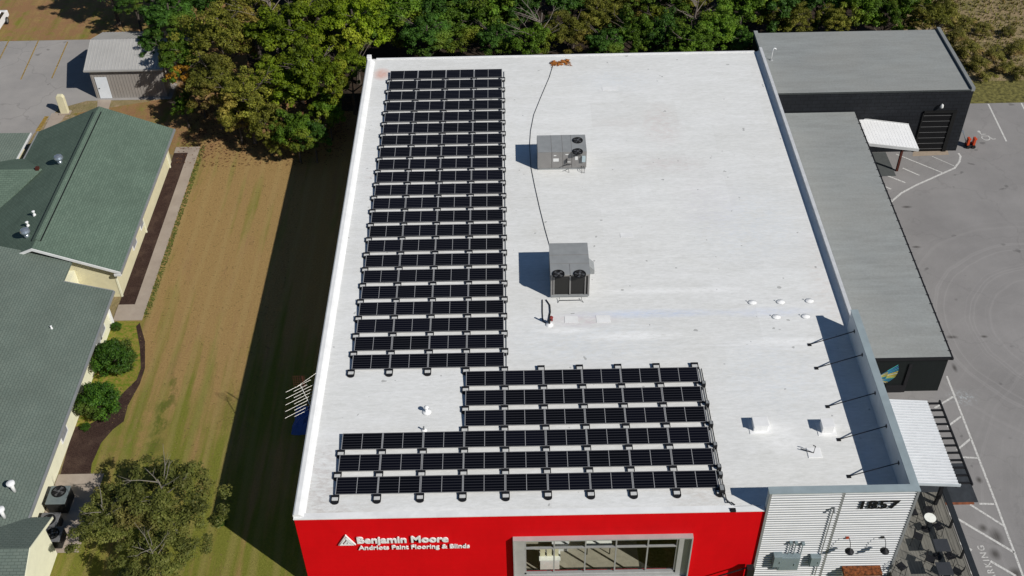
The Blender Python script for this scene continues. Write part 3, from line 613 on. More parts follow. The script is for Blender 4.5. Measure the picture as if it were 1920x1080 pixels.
a=at(1374,958,RF); t=thing('pipe_support','small black conduit support near the front edge of the white roof','bracket',a); m=MB(); m.box(-.14,.14,-.1,.1,.005,.12); m.obj('base',M['blackplastic'],t,bevel=.02); m=MB(); m.tube([(-.05,0,.12),(-.05,0,.22),(.05,0,.22)],.02,6); m.obj('clamp',M['steel_dark'],t)
t=thing('combiner_box','black electrical box at the front right corner of the solar array','electrical box',(9*MW+.12,-27*PR-.1,RF)); m=MB(); m.box(-.14,.14,-.25,.15,.02,.3); m.obj('box',M['blackplastic'],t,bevel=.02); m=MB(); m.box(-.10,.08,-.2,.1,.301,.32); m.obj('lid',M['gutter'],t)
for k in range(6):
    t=thing('junction_box','small black cable box, %s from the back at the right ends of the wide rows'%ORD[k+1],'electrical box',(9*MW+.16,-(22+k)*PR-.05 if k<5 else -27*PR+.9,RF),'cable boxes at the right ends of the wide rows'); m=MB(); m.box(-.09,.13,-.28,-.02,.0,.28); m.obj('box',M['blackplastic'],t,bevel=.015)
    m=MB(); m.box(-.05,.09,-.24,-.06,.281,.30); m.obj('lid',M['gutter'],t)
# ---------------------------------------------------------------- rooftop units
def fan(t,x,y,z,r,base_mat):
    m=MB(); m.lathe([(r*1.06,z-.02),(r*1.06,z+.045),(r*.98,z+.045),(r*.96,z+.012),(.001,z+.012)],(x,y,0),24); fr=m.obj('fan_guard',[M['fanblack']],t,smooth=False)
    m=MB(); a0=random.random()*6
    for k in range(4):
        a=a0+k*math.pi/2; m.poly([(x+.08*math.cos(a),y+.08*math.sin(a),z+.022),(x+r*.85*math.cos(a-.28),y+r*.85*math.sin(a-.28),z+.018),(x+r*.9*math.cos(a+.28),y+r*.9*math.sin(a+.28),z+.032),(x+.08*math.cos(a+.8),y+.08*math.sin(a+.8),z+.026)])
    m.lathe([(.07,z+.03),(.07,z+.06),(.001,z+.065)],(x,y,0),10)
    m.obj('fan_blades',plain('fan_blade_grey',(.20,.20,.205),.3,.4),fr)  # blade grey lightened to stand for reflected light
    m=MB()
    for q in (.35,.6,.85): m.tube([(x+r*q*math.cos(i*math.pi/12),y+r*q*math.sin(i*math.pi/12),z+.055) for i in range(25)],.006,4)
    for k in range(6): a=k*math.pi/6; m.tube([(x-r*.96*math.cos(a),y-r*.96*math.sin(a),z+.055),(x+r*.96*math.cos(a),y+r*.96*math.sin(a),z+.055)],.006,4)
    m.obj('fan_grille',M['steel_dark'],fr)
U=thing('rooftop_unit','long grey rooftop air conditioner with two fans at its right end','air conditioner',(10.7,-11.6,RF))
UW,UD,UH=3.27,1.90,1.47
m=MB(); m.box(.05,UW-.05,.05,UD-.05,0,.16); m.obj('curb',M['hvac_lit'],U)
xs=[0,.95,1.68,2.28,UW]
for i in range(4):
    m=MB(); m.box(xs[i]+.008,xs[i+1]-.008,0,UD,.16,UH); m.obj('panel',M['hvac'],U,bevel=.012)
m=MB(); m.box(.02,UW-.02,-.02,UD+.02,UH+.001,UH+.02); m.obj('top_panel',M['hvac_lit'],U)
m=MB(); [m.box(x-.012,x+.012,-.022,UD+.022,UH+.0201,UH+.03) for x in xs[1:4]]; m.obj('seam',M['hvac'],U)
for v in (264,285): q=at(1083,v,RF+UH)-Vector(U.location); fan(U,q.x,q.y,UH+.02,.33,M['hvac'])
for bb in ((1.08,1.25,1.15,1.22),(1.05,1.42,.7,.95),(1.85,2.05,1.22,1.29),(2.5,2.68,.8,1.08),(1.95,2.2,.62,.68)): m=MB(); m.box(bb[0],bb[1],-.008,-.001,bb[2],bb[3]); m.obj('sticker',M['trim'],U)
m=MB(); m.box(2.95,3.18,-.16,-.001,.72,1.12); m.obj('disconnect_box',plain('pale_blue_box',(.45,.55,.58),.5),U)
m=MB(); m.box(2.38,2.9,-.02,-.001,1.12,1.15); m.box(1.95,1.98,-.16,-.001,.6,.95); m.obj('hinge_bracket',M['steel_dark'],U); m=MB(); m.tube([(1.7,-.2,.45),(1.97,-.18,.60),(2.25,-.05,.48)],.025,6); m.obj('pipework',M['steel_dark'],U); m=MB(); m.tube([(1.8,-.25,.12),(2.05,-.3,.3),(2.1,-.3,.02)],.02,6); m.obj('pipework',M['steel_dark'],U); m=MB(); m.tube([(2.95,-.02,.3),(2.95,-.35,.25),(2.95,-.4,0)],.018,6); m.obj('pipework',M['steel_dark'],U); m=MB(); m.tube([(3.1,-.02,.3),(3.1,-.35,.25),(3.1,-.4,0)],.018,6)
m.obj('pipework',M['steel_dark'],U)
U=thing('rooftop_unit','tall grey rooftop air conditioner with dark coil bays and a side hood','air conditioner',(11.13,-24.2,RF))
UW,UD,UH=2.25,2.80,1.80
m=MB(); m.box(.06,UW-.06,.05,UD-.05,0,.14); m.box(.0,UW,-.03,UD,.14,.24); m.obj('curb',M['hvac_lit'],U)
m=MB(); m.box(0,UW,.42,UD,.241,UH); m.box(0,.10,0,.419,.241,UH); m.box(UW-.10,UW,0,.419,.241,UH); m.box(UW/2-.04,UW/2+.04,0,.419,.241,UH); m.box(.101,UW-.101,.0,.419,UH-.10,UH-.002); m.obj('cabinet',M['hvac'],U)
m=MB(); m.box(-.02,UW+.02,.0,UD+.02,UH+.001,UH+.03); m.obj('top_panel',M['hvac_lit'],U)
m=MB(); m.box(-.02,UW+.02,1.72,1.745,UH+.0301,UH+.045); m.box(-.02,UW+.02,.95,.97,UH+.0301,UH+.045); m.box(UW/2-.01,UW/2+.01,.0,.95,UH+.0301,UH+.045); m.obj('seam',M['hvac'],U)
for x0_,x1_ in ((.12,UW/2-.05),(UW/2+.05,UW-.12)):
    m=MB(); m.prism([(x0_,.06,.25),(x0_,.40,.25),(x0_,.40,UH-.11),(x0_,.02,UH-.11)],(x1_-x0_,0,0)); m.obj('coil_bay',M['coil'],U)
    m=MB(); m.box(x0_+.02 if x0_<1 else x1_-.16,x0_+.10 if x0_<1 else x1_-.1,-.005,.06,.3,UH-.15); m.obj('louvre_edge',M['hvac'],U)
for u in (1047,1087): q=at(u,515,RF+UH)-Vector(U.location); fan(U,q.x,q.y,UH+.03,.34,M['hvac'])
m=MB(); m.prism([(UW+.001,1.05,.9),(UW+.001,1.05,1.55),(UW+.35,1.05,1.2),(UW+.35,1.05,.9)],(0,.75,0)); m.obj('side_hood',M['hvac_lit'],U)
m=MB(); m.tube([(.5,-.12,.14),(.5,-.3,.1),(1.8,-.3,.1),(1.8,-.12,.14)],.018,6); m.tube([(.5,-.3,.1),(.4,-.42,0)],.015,5); m.tube([(1.8,-.3,.1),(1.9,-.42,0)],.015,5); m.obj('pipework',M['steel_dark'],U)
# cable over the roof between units, rust at the back edge
pts=[at(u,v,RF+.03) for u,v in ((1037,122),(1030,145),(1013,185),(1001,215),(995,245),(993,275),(995,310),(1003,350),(1012,390),(1022,430),(1031,462))]
cable('roof_cable',pts,.017,M['rope'],'thin dark cable curving over the white roof from the back edge past both units','cable')
pts=[at(u,v,RF+.03) for u,v in ((1017,562),(1017,585),(1018,602),(1024,606))]; cable('gas_hose',pts,.03,M['rope'],'thin dark pipe from the tall unit to the valve, left of two','pipe')
pts=[at(u,v,RF+.05) for u,v in ((1024,562),(1031,572),(1032,585),(1028,606))]; cable('gas_hose',pts,.035,M['rope'],'thicker bent dark pipe from the tall unit to the valve, right of two','pipe')
a=at(1030,609,RF); t=thing('gas_valve','red and dark pipe valve standing in front of the tall unit','valve',a)
m=MB(); m.tube([(0,0,0),(0,0,.82)],.055,8); m.tube([(0,0,.3),(.12,.05,.42)],.05,8); m.obj('pipe',M['steel_dark'],t)
m=MB(); m.lathe([(.03,.5),(.12,.52),(.12,.56),(.03,.58)],(.1,.04,0),12); m.box(.08,.2,.0,.1,.28,.42); m.obj('regulator',plain('dull_red_paint',(.28,.05,.045),.6),t); m=MB(); m.lathe([(.22,.0),(.2,.05),(.08,.12)],(0,0,.002),12); m.obj('flashing',M['white'],t)
a=at(1050,120,RF)
m=MB(); rr=random.Random(3)
for k in range(120):
    x=a.x-.65+1.5*rr.random()**1.4; y=a.y+.1+rr.gauss(0,.22); s=.06+.14*rr.random(); q=rr.random()*3; z=RF+.02+.05*rr.random()
    m.poly([(x+s*math.cos(q+j*2.1),y+s*.7*math.sin(q+j*2.1),z+.04*(j==1)) for j in range(3)])
tag(m.obj('leaf_pile',plain('orange_leaf_litter',(.62,.22,.04),.9,0,.6,5)),'small drift of orange leaves caught at the back edge of the roof','leaves',kind='stuff')
# vents on the white roof
a=at(800,772,RF); t=thing('roof_vent','white bowl-shaped roof vent left of the middle panel block','vent',a); m=MB(); m.lathe([(.26,0),(.20,.03),(.08,.07),(.07,.32)],(0,0,.002),16); m.obj('flashing',M['white'],t,smooth=True); m=MB(); m.lathe([(.07,.32),(.13,.31),(.13,.36),(.06,.42),(.01,.43)],(0,0,0),14); m.obj('cap',M['white'],t,smooth=True)
a=at(795,807,RF); t=thing('roof_vent','tiny white pipe vent just behind the front panel rows','vent',a); m=MB(); m.lathe([(.16,0),(.12,.05),(.06,.08)],(0,0,.002),12); m.obj('flashing',M['white'],t); m=MB(); m.tube([(0,0,.05),(0,0,.3)],.045,8); m.obj('pipe',M['gutter'],t)
def curbvent(u,v,w_,d,h,label):
    a=at(u,v,RF); t=thing('roof_hatch',label,'roof vent',a,'box vents near the corner screen'); m=MB(); m.box(-w_/2-.18,w_/2+.18,-d/2-.15,d/2+.15,.002,.03); m.obj('flashing',M['white'],t)
    m=MB(); m.box(-w_/2,w_/2,-d/2,d/2,.03,h); m.obj('curb',M['white'],t,bevel=.03); m=MB(); m.prism([(-w_/2-.04,-d/2-.04,h),(w_/2+.04,-d/2-.04,h),(w_/2+.04,0,h+.10),(-w_/2-.04,0,h+.10)],(0,.001,0)) if 0 else m.box(-w_/2-.03,w_/2+.03,-d/2-.03,d/2+.03,h+.001,h+.05); m.obj('lid',M['parapet'],t,bevel=.02)
curbvent(1424,801,.75,.6,.42,'low white box vent further left of the tall corner screen'); curbvent(1549,805,.6,.55,.48,'low white box vent just left of the tall corner screen')
a=at(1525,850,RF); t=thing('bent_vent_pipe','thin bent pipe in a white patch left of the corner screen','pipe',a); m=MB(); m.box(-.3,.4,-.3,.35,.002,.035); m.obj('flashing',M['white'],t,bevel=.02); m=MB(); m.tube([(0,0,0),(.02,0,.55),(-.1,.0,.62)],.028,6); m.tube([(0,0,.03),(-.62,.22,.12)],.025,6); m.obj('pipe',M['steel_dark'],t)
mound=[]
for k,(u,v,lb) in enumerate(((1410,567,'small white coated bump on the roof, back left of five'),(1463,566,'small white coated bump on the roof, back middle of five'),(1517,564,'small white coated bump on the roof, back right of five'),(1455,594,'small white coated bump on the roof, front left of five'),(1510,593,'small white coated bump on the roof, front right of five'))):
    a=at(u,v,RF); m=MB(); m.lathe([(.24,0),(.16,.03),(.08,.06),(.03,.08)],(0,0,.002),10); m.tube([(-.22,.1,.02),(-.22,.1,.08)],.03,6); o=m.obj('roof_bump',M['white'],smooth=True); o.location=a; o.scale=(1.2,.9,1); tag(o,lb,'roof bump','white bumps on the roof')
for k,(u,v,w_,d) in enumerate(((1071,599,.75,.55),(1131,598,.8,.6),(1143,166,1.1,.5),(1175,441,.8,.45))):
    a=at(u,v,RF+.004); m=MB(); m.box(-w_/2,w_/2,-d/2,d/2,0,.012); o=m.obj('roof_patch',M['parapet']); o.location=a; tag(o,['square white repair patch right of the valve, nearer the valve','square white repair patch right of the valve, further from it','long white repair patch on the back of the roof','white repair patch in the middle of the roof'][k],'roof patch','repair patches on the white roof')
# ---------------------------------------------------------------- TV antenna west of the store
A=thing('tv_antenna','tall rod antenna on a rusty mast standing in the shade left of the store','antenna',(-2.6,-30.4,G_))
m=MB(); m.tube([(0,0,0),(0,0,6.15)],.028,6); m.obj('mast',M['redwood'],A)
b0=at(563,722,.0)-Vector(A.location); b1=at(584,765,-.3)-Vector(A.location)
m=MB(); m.tube([b0,b1],.022,6); m.obj('boom',plain('pale_rod',(.75,.72,.66),.5,.2),A)
dr=(at(592,752,-.2)-at(537,780,-.2)); dr.z=0; dr.normalize()
m=MB()
for k in range(10):
    c=b0.lerp(b1,k/9); L=.35+.06*k if k%2 else .75+.07*k; m.tube([c-dr*L*1.15,c+dr*L*.85],.009,4)
m.tube([b0-dr*.2,b0+dr*1.0+Vector((0,.1,.2))],.009,4); m.obj('rods',plain('pale_rod',(.75,.72,.66),.5,.2),A)
m=MB()
for i in range(6): m.tube([b0+Vector((-.35+.12*i,.0,-.1)),b0+Vector((-.35+.12*i,.15,.55))],.008,4); m.tube([b0+Vector((-.35,.03*i,-.1+.13*i)),b0+Vector((.3,.03*i,-.1+.13*i))],.008,4)
m.obj('reflector_screen',M['redwood'],A)
a=at(572,782,G_+.3); m=MB(); rr=random.Random(8); nx,ny=7,7; vs=[]
for i in range(nx):
    for j in range(ny): e=min(i,j,nx-1-i,ny-1-j); vs.append((a.x-.7+1.4*i/(nx-1)+rr.uniform(-.05,.05),a.y-1.1+2.2*j/(ny-1)+rr.uniform(-.05,.05),G_+(.0 if e==0 else .45+rr.uniform(-.12,.12))))
m.add(vs,[(i*ny+j,(i+1)*ny+j,(i+1)*ny+j+1,i*ny+j+1) for i in range(nx-1) for j in range(ny-1)])
tag(m.obj('sheet',plain('blue_ground_sheet',(.04,.10,.36),.6)),'crumpled dark blue tarp added where the shaded ground below the antenna looks blue','sheet')  # crumpled sheet added for a blue patch on the shaded ground
# ---------------------------------------------------------------- dark annexes to the east
E1=thing('low_annex','long low building with a flat grey roof and dark green-black walls','building',(31,-14,G_))
ax0,ax1,ay0,ay1=28.28,34.45,-26.75,-2.25; az=-3.0
azn=-2.22; zr=lambda y: az+(azn-az)*(y-ay0)/(ay1-ay0)
m=MB(); m.prism([(ax0,ay0+.02,G_-.1),(ax0,ay1,G_-.1),(ax0,ay1,azn-.12),(ax0,ay0+.02,az-.12)],(ax1-.02-ax0,0,0)); part(m,'wall',plain('dark_green_black_siding',(.0075,.011,.0105),.7,0,.3,3,.3,(9,9,.4)),base=E1)
m=MB(); m.prism([(ax0,ay0-.05,az-.12),(ax0,ay1+.01,azn-.12),(ax0,ay1+.01,azn),(ax0,ay0-.05,az)],(ax1+.05-ax0,0,0)); part(m,'roof',M['greyroof'],base=E1)
m=MB(); m.prism([(ax1+.051,ay0-.18,az-.16),(ax1+.051,ay1-.2,zr(ay1-.2)-.16),(ax1+.051,ay1-.2,zr(ay1-.2)-.02),(ax1+.051,ay0-.18,az-.02)],(.12,0,0)); part(m,'gutter',M['steel_dark'],base=E1)
for k in range(31): y=ay0+.4+k*.78; m=MB(); m.box(ax1-.02,ax1+.19,y,y+.06,zr(y)-.018,zr(y)+.012); part(m,'gutter_strap',M['steel_dark'],base=E1)
m=MB(); m.box(ax0,ax1+.17,ay0-.13,ay0-.051,az-.2,az+.004); part(m,'edge_trim',M['steel_dark'],base=E1)
m=MB(); m.box(32.2,32.4,ay0-.06,ay0+.019,G_,az-.6) ; m.box(31.2,32.2,ay0-.07,ay0+.018,G_,-5.4); part(m,'pipe_box',M['steel_dark'],base=E1)
# wing-shaped mural of coloured feathers
m=MB(); root=aty(1652,722,ay0-.09); tipb=aty(1697,686,ay0-.09)
cols_=[(.55,.45,.06),(.05,.30,.38),(.60,.55,.12),(.04,.22,.40),(.45,.55,.20),(.62,.50,.10),(.06,.35,.35),(.60,.60,.45),(.05,.18,.42)]
mm=[plain('feather_paint_%d'%i,c,.7) for i,c in enumerate(cols_)]
rt0=Vector((30.35,ay0+.016,-4.9)); nf=15
ang0,ang1=R_(48),R_(-22)
for ring_,(r0,r1) in enumerate(((.05,.55),(.52,1.05),(1.0,1.75))):
    for i in range(nf):
        m.cur=(i*2+ring_*3)%9; a=ang0+(ang1-ang0)*i/nf; b=ang0+(ang1-ang0)*(i+.92)/nf; k=(1.0-.035*i); yq=-.002*ring_
        m.poly([rt0+Vector((r0*k*math.cos(a),yq,r0*k*math.sin(a))),rt0+Vector((r0*k*math.cos(b),yq,r0*k*math.sin(b))),rt0+Vector((r1*k*.96*math.cos(b),yq,r1*k*.96*math.sin(b))),rt0+Vector((r1*k*math.cos(.5*a+.5*b),yq,r1*k*math.sin(.5*a+.5*b)))])
part(m,'wing_mural',mm,base=E1)
E2=thing('garage_annex','black block garage building with a flat grey roof behind the low annex','building',(36,2,G_))
bx0,bx1,by0,by1=28.32,43.0,-2.12,6.6; bz=-.52
m=MB(); m.box(bx0,bx1,by0,by1,G_-.1,bz-.15); wl=part(m,'wall',M['blackblock'],base=E2)
m=MB(); m.box(bx0,bx1-.3,by0-.03,by1+.03,bz-.15,bz-.03); part(m,'roof',M['greyroof'],base=E2)
m=MB(); m.box(bx1-.22,bx1+.04,by0-.05,by1+.12,bz-.151,bz+.14); part(m,'parapet',plain('grey_coping',(.24,.25,.245),.6),base=E2)
m=MB(); m.box(bx0,bx0+.3,by0-.03,by1+.2,bz-.029,bz+.10); part(m,'edge_trim',M['greyroof'],base=E2)
m=MB(); m.box(bx0+.3,bx1-.22,by0-.06,by0-.031,bz-.14,bz-.01); part(m,'edge_trim',plain('dark_trim',(.05,.055,.055),.6),base=E2)
# roller door (recessed look: frame proud, slats set back)
gx0,gx1,gz1=39.75,42.15,-2.45
m=MB()
for k in range(14):
    z=G_+.03+k*.25; m.prism([(gx0,by0-.045,z),(gx0,by0-.012,z),(gx0,by0-.012,z+.24),(gx0,by0-.02,z+.24)],(gx1-gx0-.28,0,0))
gd=part(m,'roller_door',plain('black_door_slats',(.010,.010,.011),.35,.3),base=E2)
m=MB(); [m.box(gx0+.03,gx1-.30,by0-.075,by0-.046,G_+.26+k*.5,G_+.275+k*.5) for k in range(7)]; part(m,'slat_highlight_strips',plain('slat_highlight',(.16,.16,.16),.5),base=E2)  # pale strips painted as highlights along the slats
m=MB(); m.box(gx0-.02,gx1+.02,by0-.16,by0-.011,gz1,gz1+.14); m.box(gx1-.27,gx1+.02,by0-.12,by0-.011,G_,gz1); m.box(gx0-.08,gx0-.001,by0-.10,by0-.011,G_,gz1); part(m,'door_frame',M['fanblack'],base=E2)
a=aty(1766,199,by0-.2); t=thing('wall_lamp','small pale wall lamp above the black roller door','lamp',(a.x,by0,a.z)); m=MB(); m.lathe([(.05,.18),(.08,.14),(.12,.05),(.12,-.1)],(0,-.22,0),10); m.obj('lamp_shade',M['trim'],t); m=MB(); m.box(-.05,.05,-.2,0,-.02,.06); m.obj('bracket',M['steel_dark'],t)
m=MB(); m.box(43.06,43.35,-.9,-.5,-2.2,-1.3); tag(m.obj('wall_box',plain('pale_blue_box',(.45,.55,.58),.5)),'small pale blue utility box on the right side wall of the garage','utility box')
a=at(1440,112,bz); t=thing('vent_pipe','white hooked vent pipe on the grey garage roof near the store','vent pipe',(28.95,a.y,bz-.03)); m=MB(); m.tube([(0,0,0),(0,0,.8),(.03,0,.95),(.12,0,1.02),(.22,0,.98),(.24,0,.88)],.045,8); m.obj('pipe',M['white'],t,smooth=True); m=MB(); m.lathe([(.16,0),(.12,.05),(.06,.08)],(0,0,.0),10); m.obj('flashing',M['gutter'],t)
# awning over the side entrance
t=thing('entrance_awning','flat white metal awning on red-brown timber posts beside the garage','awning',(34.7,-4,G_))
P0=at(1602,222,-3.0); P1=at(1704,234,-3.0); P2=at(1723,279,-3.35); P3=at(1622,268,-3.35)
tl=Vector(t.location); m=MB(); up=Vector((0,0,.05)); q=[p-tl for p in (P0,P1,P2,P3)]
m.prism(q,(0,0,-.05)); m.obj('deck',M['siding_white'],t)
m=MB(); N=16
for i in range(N):
    f=(i+.5)/N; a=q[0].lerp(q[1],f); b=q[3].lerp(q[2],f); m.box(0,0,0,0,0,0) if 0 else m.tube([a+Vector((0,0,.002)),b+Vector((0,0,.002))],.007,4)
m.obj('rib',M['white'],t)
m=MB(); m.prism([q[3]+Vector((0,0,-.20)),q[2]+Vector((0,0,-.20)),q[2]+Vector((0,0,.03)),q[3]+Vector((0,0,.03))],(0,-.06,0)); m.prism([q[0],q[1],q[1]+Vector((0,0,.07)),q[0]+Vector((0,0,.07))],(0,.06,0)); m.obj('fascia',M['trim'],t)
for (u,v) in ((1690,320),):
    b=at(u,v,G_)-tl; 
    for p,zt in ((Vector((b.x-.35,b.y,0)),2.45),(Vector((b.x-1.6,b.y+2.6,0)),2.5),(Vector((.25,b.y+.1,0)),2.45)):
        m=MB(); m.box(p.x-.08,p.x+.08,p.y-.08,p.y+.08,0,zt); m.obj('post',M['redwood'],t)
m=MB(); m.box(.2,q[2].x-.25,b.y-.06,b.y+.06,2.35,2.5); m.box(.2,q[2].x-.3,b.y+2.5,b.y+2.62,2.4,2.55); m.obj('beam',M['steel_dark'],t)
m=MB(); m.poly([at(u,v,G_+.004) for u,v in ((1712,283),(1776,279),(1779,290),(1711,293))]); struct('concrete_apron',m,plain('apron_concrete',(.36,.29,.22),.9))
m=MB(); m.box(34.5,37.6,-5.2,-2.2,G_,G_+.04); struct('entrance_pad',m,plain('dark_grey_pad',(.085,.092,.09),.9))
# orange-red hand cart by the garage corner
a=at(1818,275,G_); t=thing('hand_cart','orange-red wheeled cart with a bent grey tube handle at the garage corner','cart',a)
m=MB(); m.box(-.34,.32,-.22,.20,.14,.24); m.obj('bed',M['steel_dark'],t,bevel=.01)
for xx in (-.25,.2): m=MB(); m.box(xx-.09,xx+.09,-.2,.12,.241,.85); m.box(xx-.05,xx+.16,-.16,-.02,.70,.80); m.obj('tool_box',M['orange'],t,bevel=.02)
m=MB(); m.tube([(-.3,0,.3),(-.65,.3,1.1),(-1.0,.55,1.25),(-1.15,.55,.9)],.03,6); m.tube([(-.3,.2,.3),(-.6,.55,1.1),(-.95,.8,1.25),(-1.15,.55,.9)],.03,6); m.obj('handle',M['galv'],t)
for s in (-1,1):
    for xx in (-.2,.2): m=MB(); m.tube([(xx,s*.27-.03,.14),(xx,s*.27+.03,.14)],.14,12); m.obj('wheel',M['rubber'],t)
# ---------------------------------------------------------------- second canopy with pergola, deck
t=thing('patio_awning','white corrugated patio awning with black steel pergola beams beside the corner screen','awning',(29,-33,G_)); tl=Vector(t.location)
cz0,cz1=-2.95,-3.3
cy0,cy1=-29.9,-35.7; cx0,cx1=28.1,32.25
m=MB(); nn_=int((cy0-cy1)/.19); pr=[]
for k in range(nn_+1):
    y=cy0-k*(cy0-cy1)/nn_; pr+=[(y,0.0),(y-.08,.058),(y-.12,.058),(y-.18,0.)]
n=len(pr); vs=[Vector((cx0,a,cz0+b))-tl for a,b in pr]+[Vector((cx1,a,cz1+b))-tl for a,b in pr]
m.v+=vs
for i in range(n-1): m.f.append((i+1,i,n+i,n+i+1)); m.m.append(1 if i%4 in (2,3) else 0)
m.obj('corrugated_sheet',[M['corrug'],plain('sheet_rib_shade',(.46,.48,.50),.6,0,.1,2)],t)  # grey faces put the rib shading into the sheet's colour
m=MB(); m.prism([Vector(p)-tl for p in ((cx0,cy1-.14,cz0-.12),(cx1+.1,cy1-.14,cz1-.12),(cx1+.1,cy1-.14,cz1+.06),(cx0,cy1-.14,cz0+.06))],(0,-.06,0)); m.obj('fascia',M['edge'],t)
for k in range(12):
    y=cy0-.15-k*.51; m=MB(); m.box(cx1-tl.x+.02,cx1-tl.x+.72,y-.045-tl.y,y+.045-tl.y,cz1-.15-tl.z,cz1-.05-tl.z); m.obj('beam',M['steel_dark'],t)
m=MB(); m.box(cx1-tl.x+.72,cx1-tl.x+.80,cy1-.1-tl.y,cy0+.05-tl.y,cz1-.17-tl.z,cz1-.03-tl.z); m.box(cx1-tl.x-.08,cx1-tl.x+.0,cy1-.1-tl.y,cy0-tl.y,cz1-.3-tl.z,cz1-.1-tl.z); m.obj('edge_beam',M['steel_dark'],t)
pb=at(1751,948,G_+.4)
for yy in (-35.55,-30.1): m=MB(); m.box(31.5-tl.x,31.66-tl.x,yy-.08-tl.y,yy+.08-tl.y,0,2.6); m.obj('post',M['steel_dark'],t)
m=MB(); m.box(29.6,34.25,-35.0,-32.3,G_,G_+.03); struct('dark_pad',m,M['pad']); 
m=MB(); m.poly([at(u,v,G_+.035) for u,v in ((1760,940),(1800,942),(1798,946),(1757,944))]); m.v=[(x,y-.05,G_+.012) for x,y,z in m.v]; m=MB(); m.box(31.9,34.0,-35.14,-35.003,G_,G_+.034); struct('orange_pad_edge',m,plain('orange_edge_paint',(.30,.10,.045),.8,0,.4,4))
DZ=-5.35
dk=thing('patio_deck','grey plank patio deck on the right of the corner building','deck',(30,-40,G_)); tl=Vector(dk.location)
m=MB(); m.box(28.1-tl.x,32.15-tl.x,-50-tl.y,-34.75-tl.y,.0,DZ-G_); m.obj('planking',M['planks'],dk)
dr_=thing('bar_rail','thick dark counter rail along the right edge of the patio deck','railing',(31.9,-40,DZ))
m=MB(); m.box(-.16,.14,-10,4.9,.98,1.06); m.obj('counter_top',plain('dark_counter',(.022,.026,.03),.5),dr_)
for k in range(8): m=MB(); y=4.8-k*1.9; m.box(-.05,.05,y-.05,y+.05,0,.98); m.obj('post',M['steel_dark'],dr_)
m=MB(); [m.tube([(0,-10,z),(0,4.9,z)],.012,4) for z in (.25,.5,.75)]; m.obj('cable',M['steel_dark'],dr_)
def table(p,rnd,label):
    t=thing('patio_table',label,'table',(p.x,p.y,DZ),'tables on the patio deck')
    m=MB()
    if rnd: m.lathe([(.28,.99),(.30,1.0),(.30,1.03),(.01,1.035)],(0,0,0),24); m.obj('tabletop',M['tablewhite'],t)
    else: m.box(-.38,.38,-.38,.38,.98,1.01); m.obj('tabletop',M['tabletop'],t,bevel=.01)
    m=MB(); m.tube([(0,0,.02),(0,0,.98)],.035,8); m.obj('pedestal',M['steel_dark'],t); m=MB(); m.lathe([(.24,0),(.24,.015),(.05,.03)],(0,0,0),12); m.obj('foot',M['steel_dark'],t); return t
def chair(p,rz,label):
    t=thing('patio_chair',label,'chair',(p.x,p.y,DZ),'bar-height chairs on the patio deck',rz)
    m=MB(); m.box(-.21,.21,-.21,.21,.70,.73); m.obj('seat',M['steel_dark'],t)
    for sx in (-.2,.2):
        for sy in (-.2,.2): m=MB(); m.tube([(sx*1.15,sy*1.15,0),(sx,sy,.7)],.014,5); m.obj('leg',M['steel_dark'],t)
    m=MB(); m.tube([(-.2,.2,.7),(-.23,.25,1.1),(0,.30,1.16),(.23,.25,1.1),(.2,.2,.7)],.016,6); [m.tube([(x,.21,.72),(x*1.1,.27,1.12)],.008,4) for x in (-.12,-.04,.04,.12)]; m.tube([(-.23,.22,.95),(-.25,-.15,.93),(-.21,-.2,.7)],.012,5); m.tube([(.23,.22,.95),(.25,-.15,.93),(.21,-.2,.7)],.012,5); m.obj('backrest',M['steel_dark'],t); return t
TT=DZ+1.0
T1=at(1744,971,TT);T2=at(1766,1022,TT);T3=at(1771,1066,TT)
table(T1,True,'round white-topped table on the patio deck'); table(T2,False,'dark square table in the middle of the deck by the rail'); table(T3,False,'dark square table nearest the photo bottom by the rail')
for (u,v,rz,lb) in ((1742,955,0,'wire chair at the far side of the round white table'),(1759,987,R_(200),'wire chair between the round table and the first square table'),(1781,1042,R_(195),'wire chair between the two square tables by the rail'),(1794,1071,R_(230),'wire chair right of the nearest square table'),(1722,1005,R_(60),'wire chair left of the first square table'),(1690,1062,R_(120),'wire chair nearest the rusty awning at the corner'),(1712,960,R_(90),'wire chair hard by the corrugated corner wall'),(1745,1048,R_(60),'wire chair left of the gap between the square tables')):
    chair(at(u,v,DZ+.72),rz,lb)
# ---------------------------------------------------------------- green-roofed building on the left
GB=thing('green_roof_house','cream building with green shingle gable roofs at the left edge','building',(-22,-9,G_)); tl=Vector(GB.location)
def slope(m,pts,mat=None):
    m.prism([Vector(p)-tl for p in pts],(0,0,-.10))
def uvslope(o,dirx):   # metres along eave / up slope
    me=o.data; uv=me.uv_layers.new(name='UVMap')
    for p in me.polygons:
        n=p.normal; 
        e=Vector((0,1,0)) if dirx=='y' else Vector((1,0,0))
        s=n.cross(e); s.normalize() if s.length>1e-4 else None
        for li in p.loop_indices: co_=me.vertices[me.loops[li].vertex_index].co; uv.data[li].uv=(co_.dot(e),co_.dot(s))
ez,rz_=-3.5,-1.35; ex,rx,wxx=-16.66,-21.83,-27.0; yn,ys=-.82,-17.32
m=MB(); slope(m,[(ex,ys,ez),(ex,yn,ez),(rx,yn,rz_),(rx,ys,rz_)]); slope(m,[(rx,ys,rz_),(rx,yn,rz_),(wxx,yn,ez),(wxx,ys,ez)]); o=m.obj('roof',M['shingle'],GB); uvslope(o,'y')
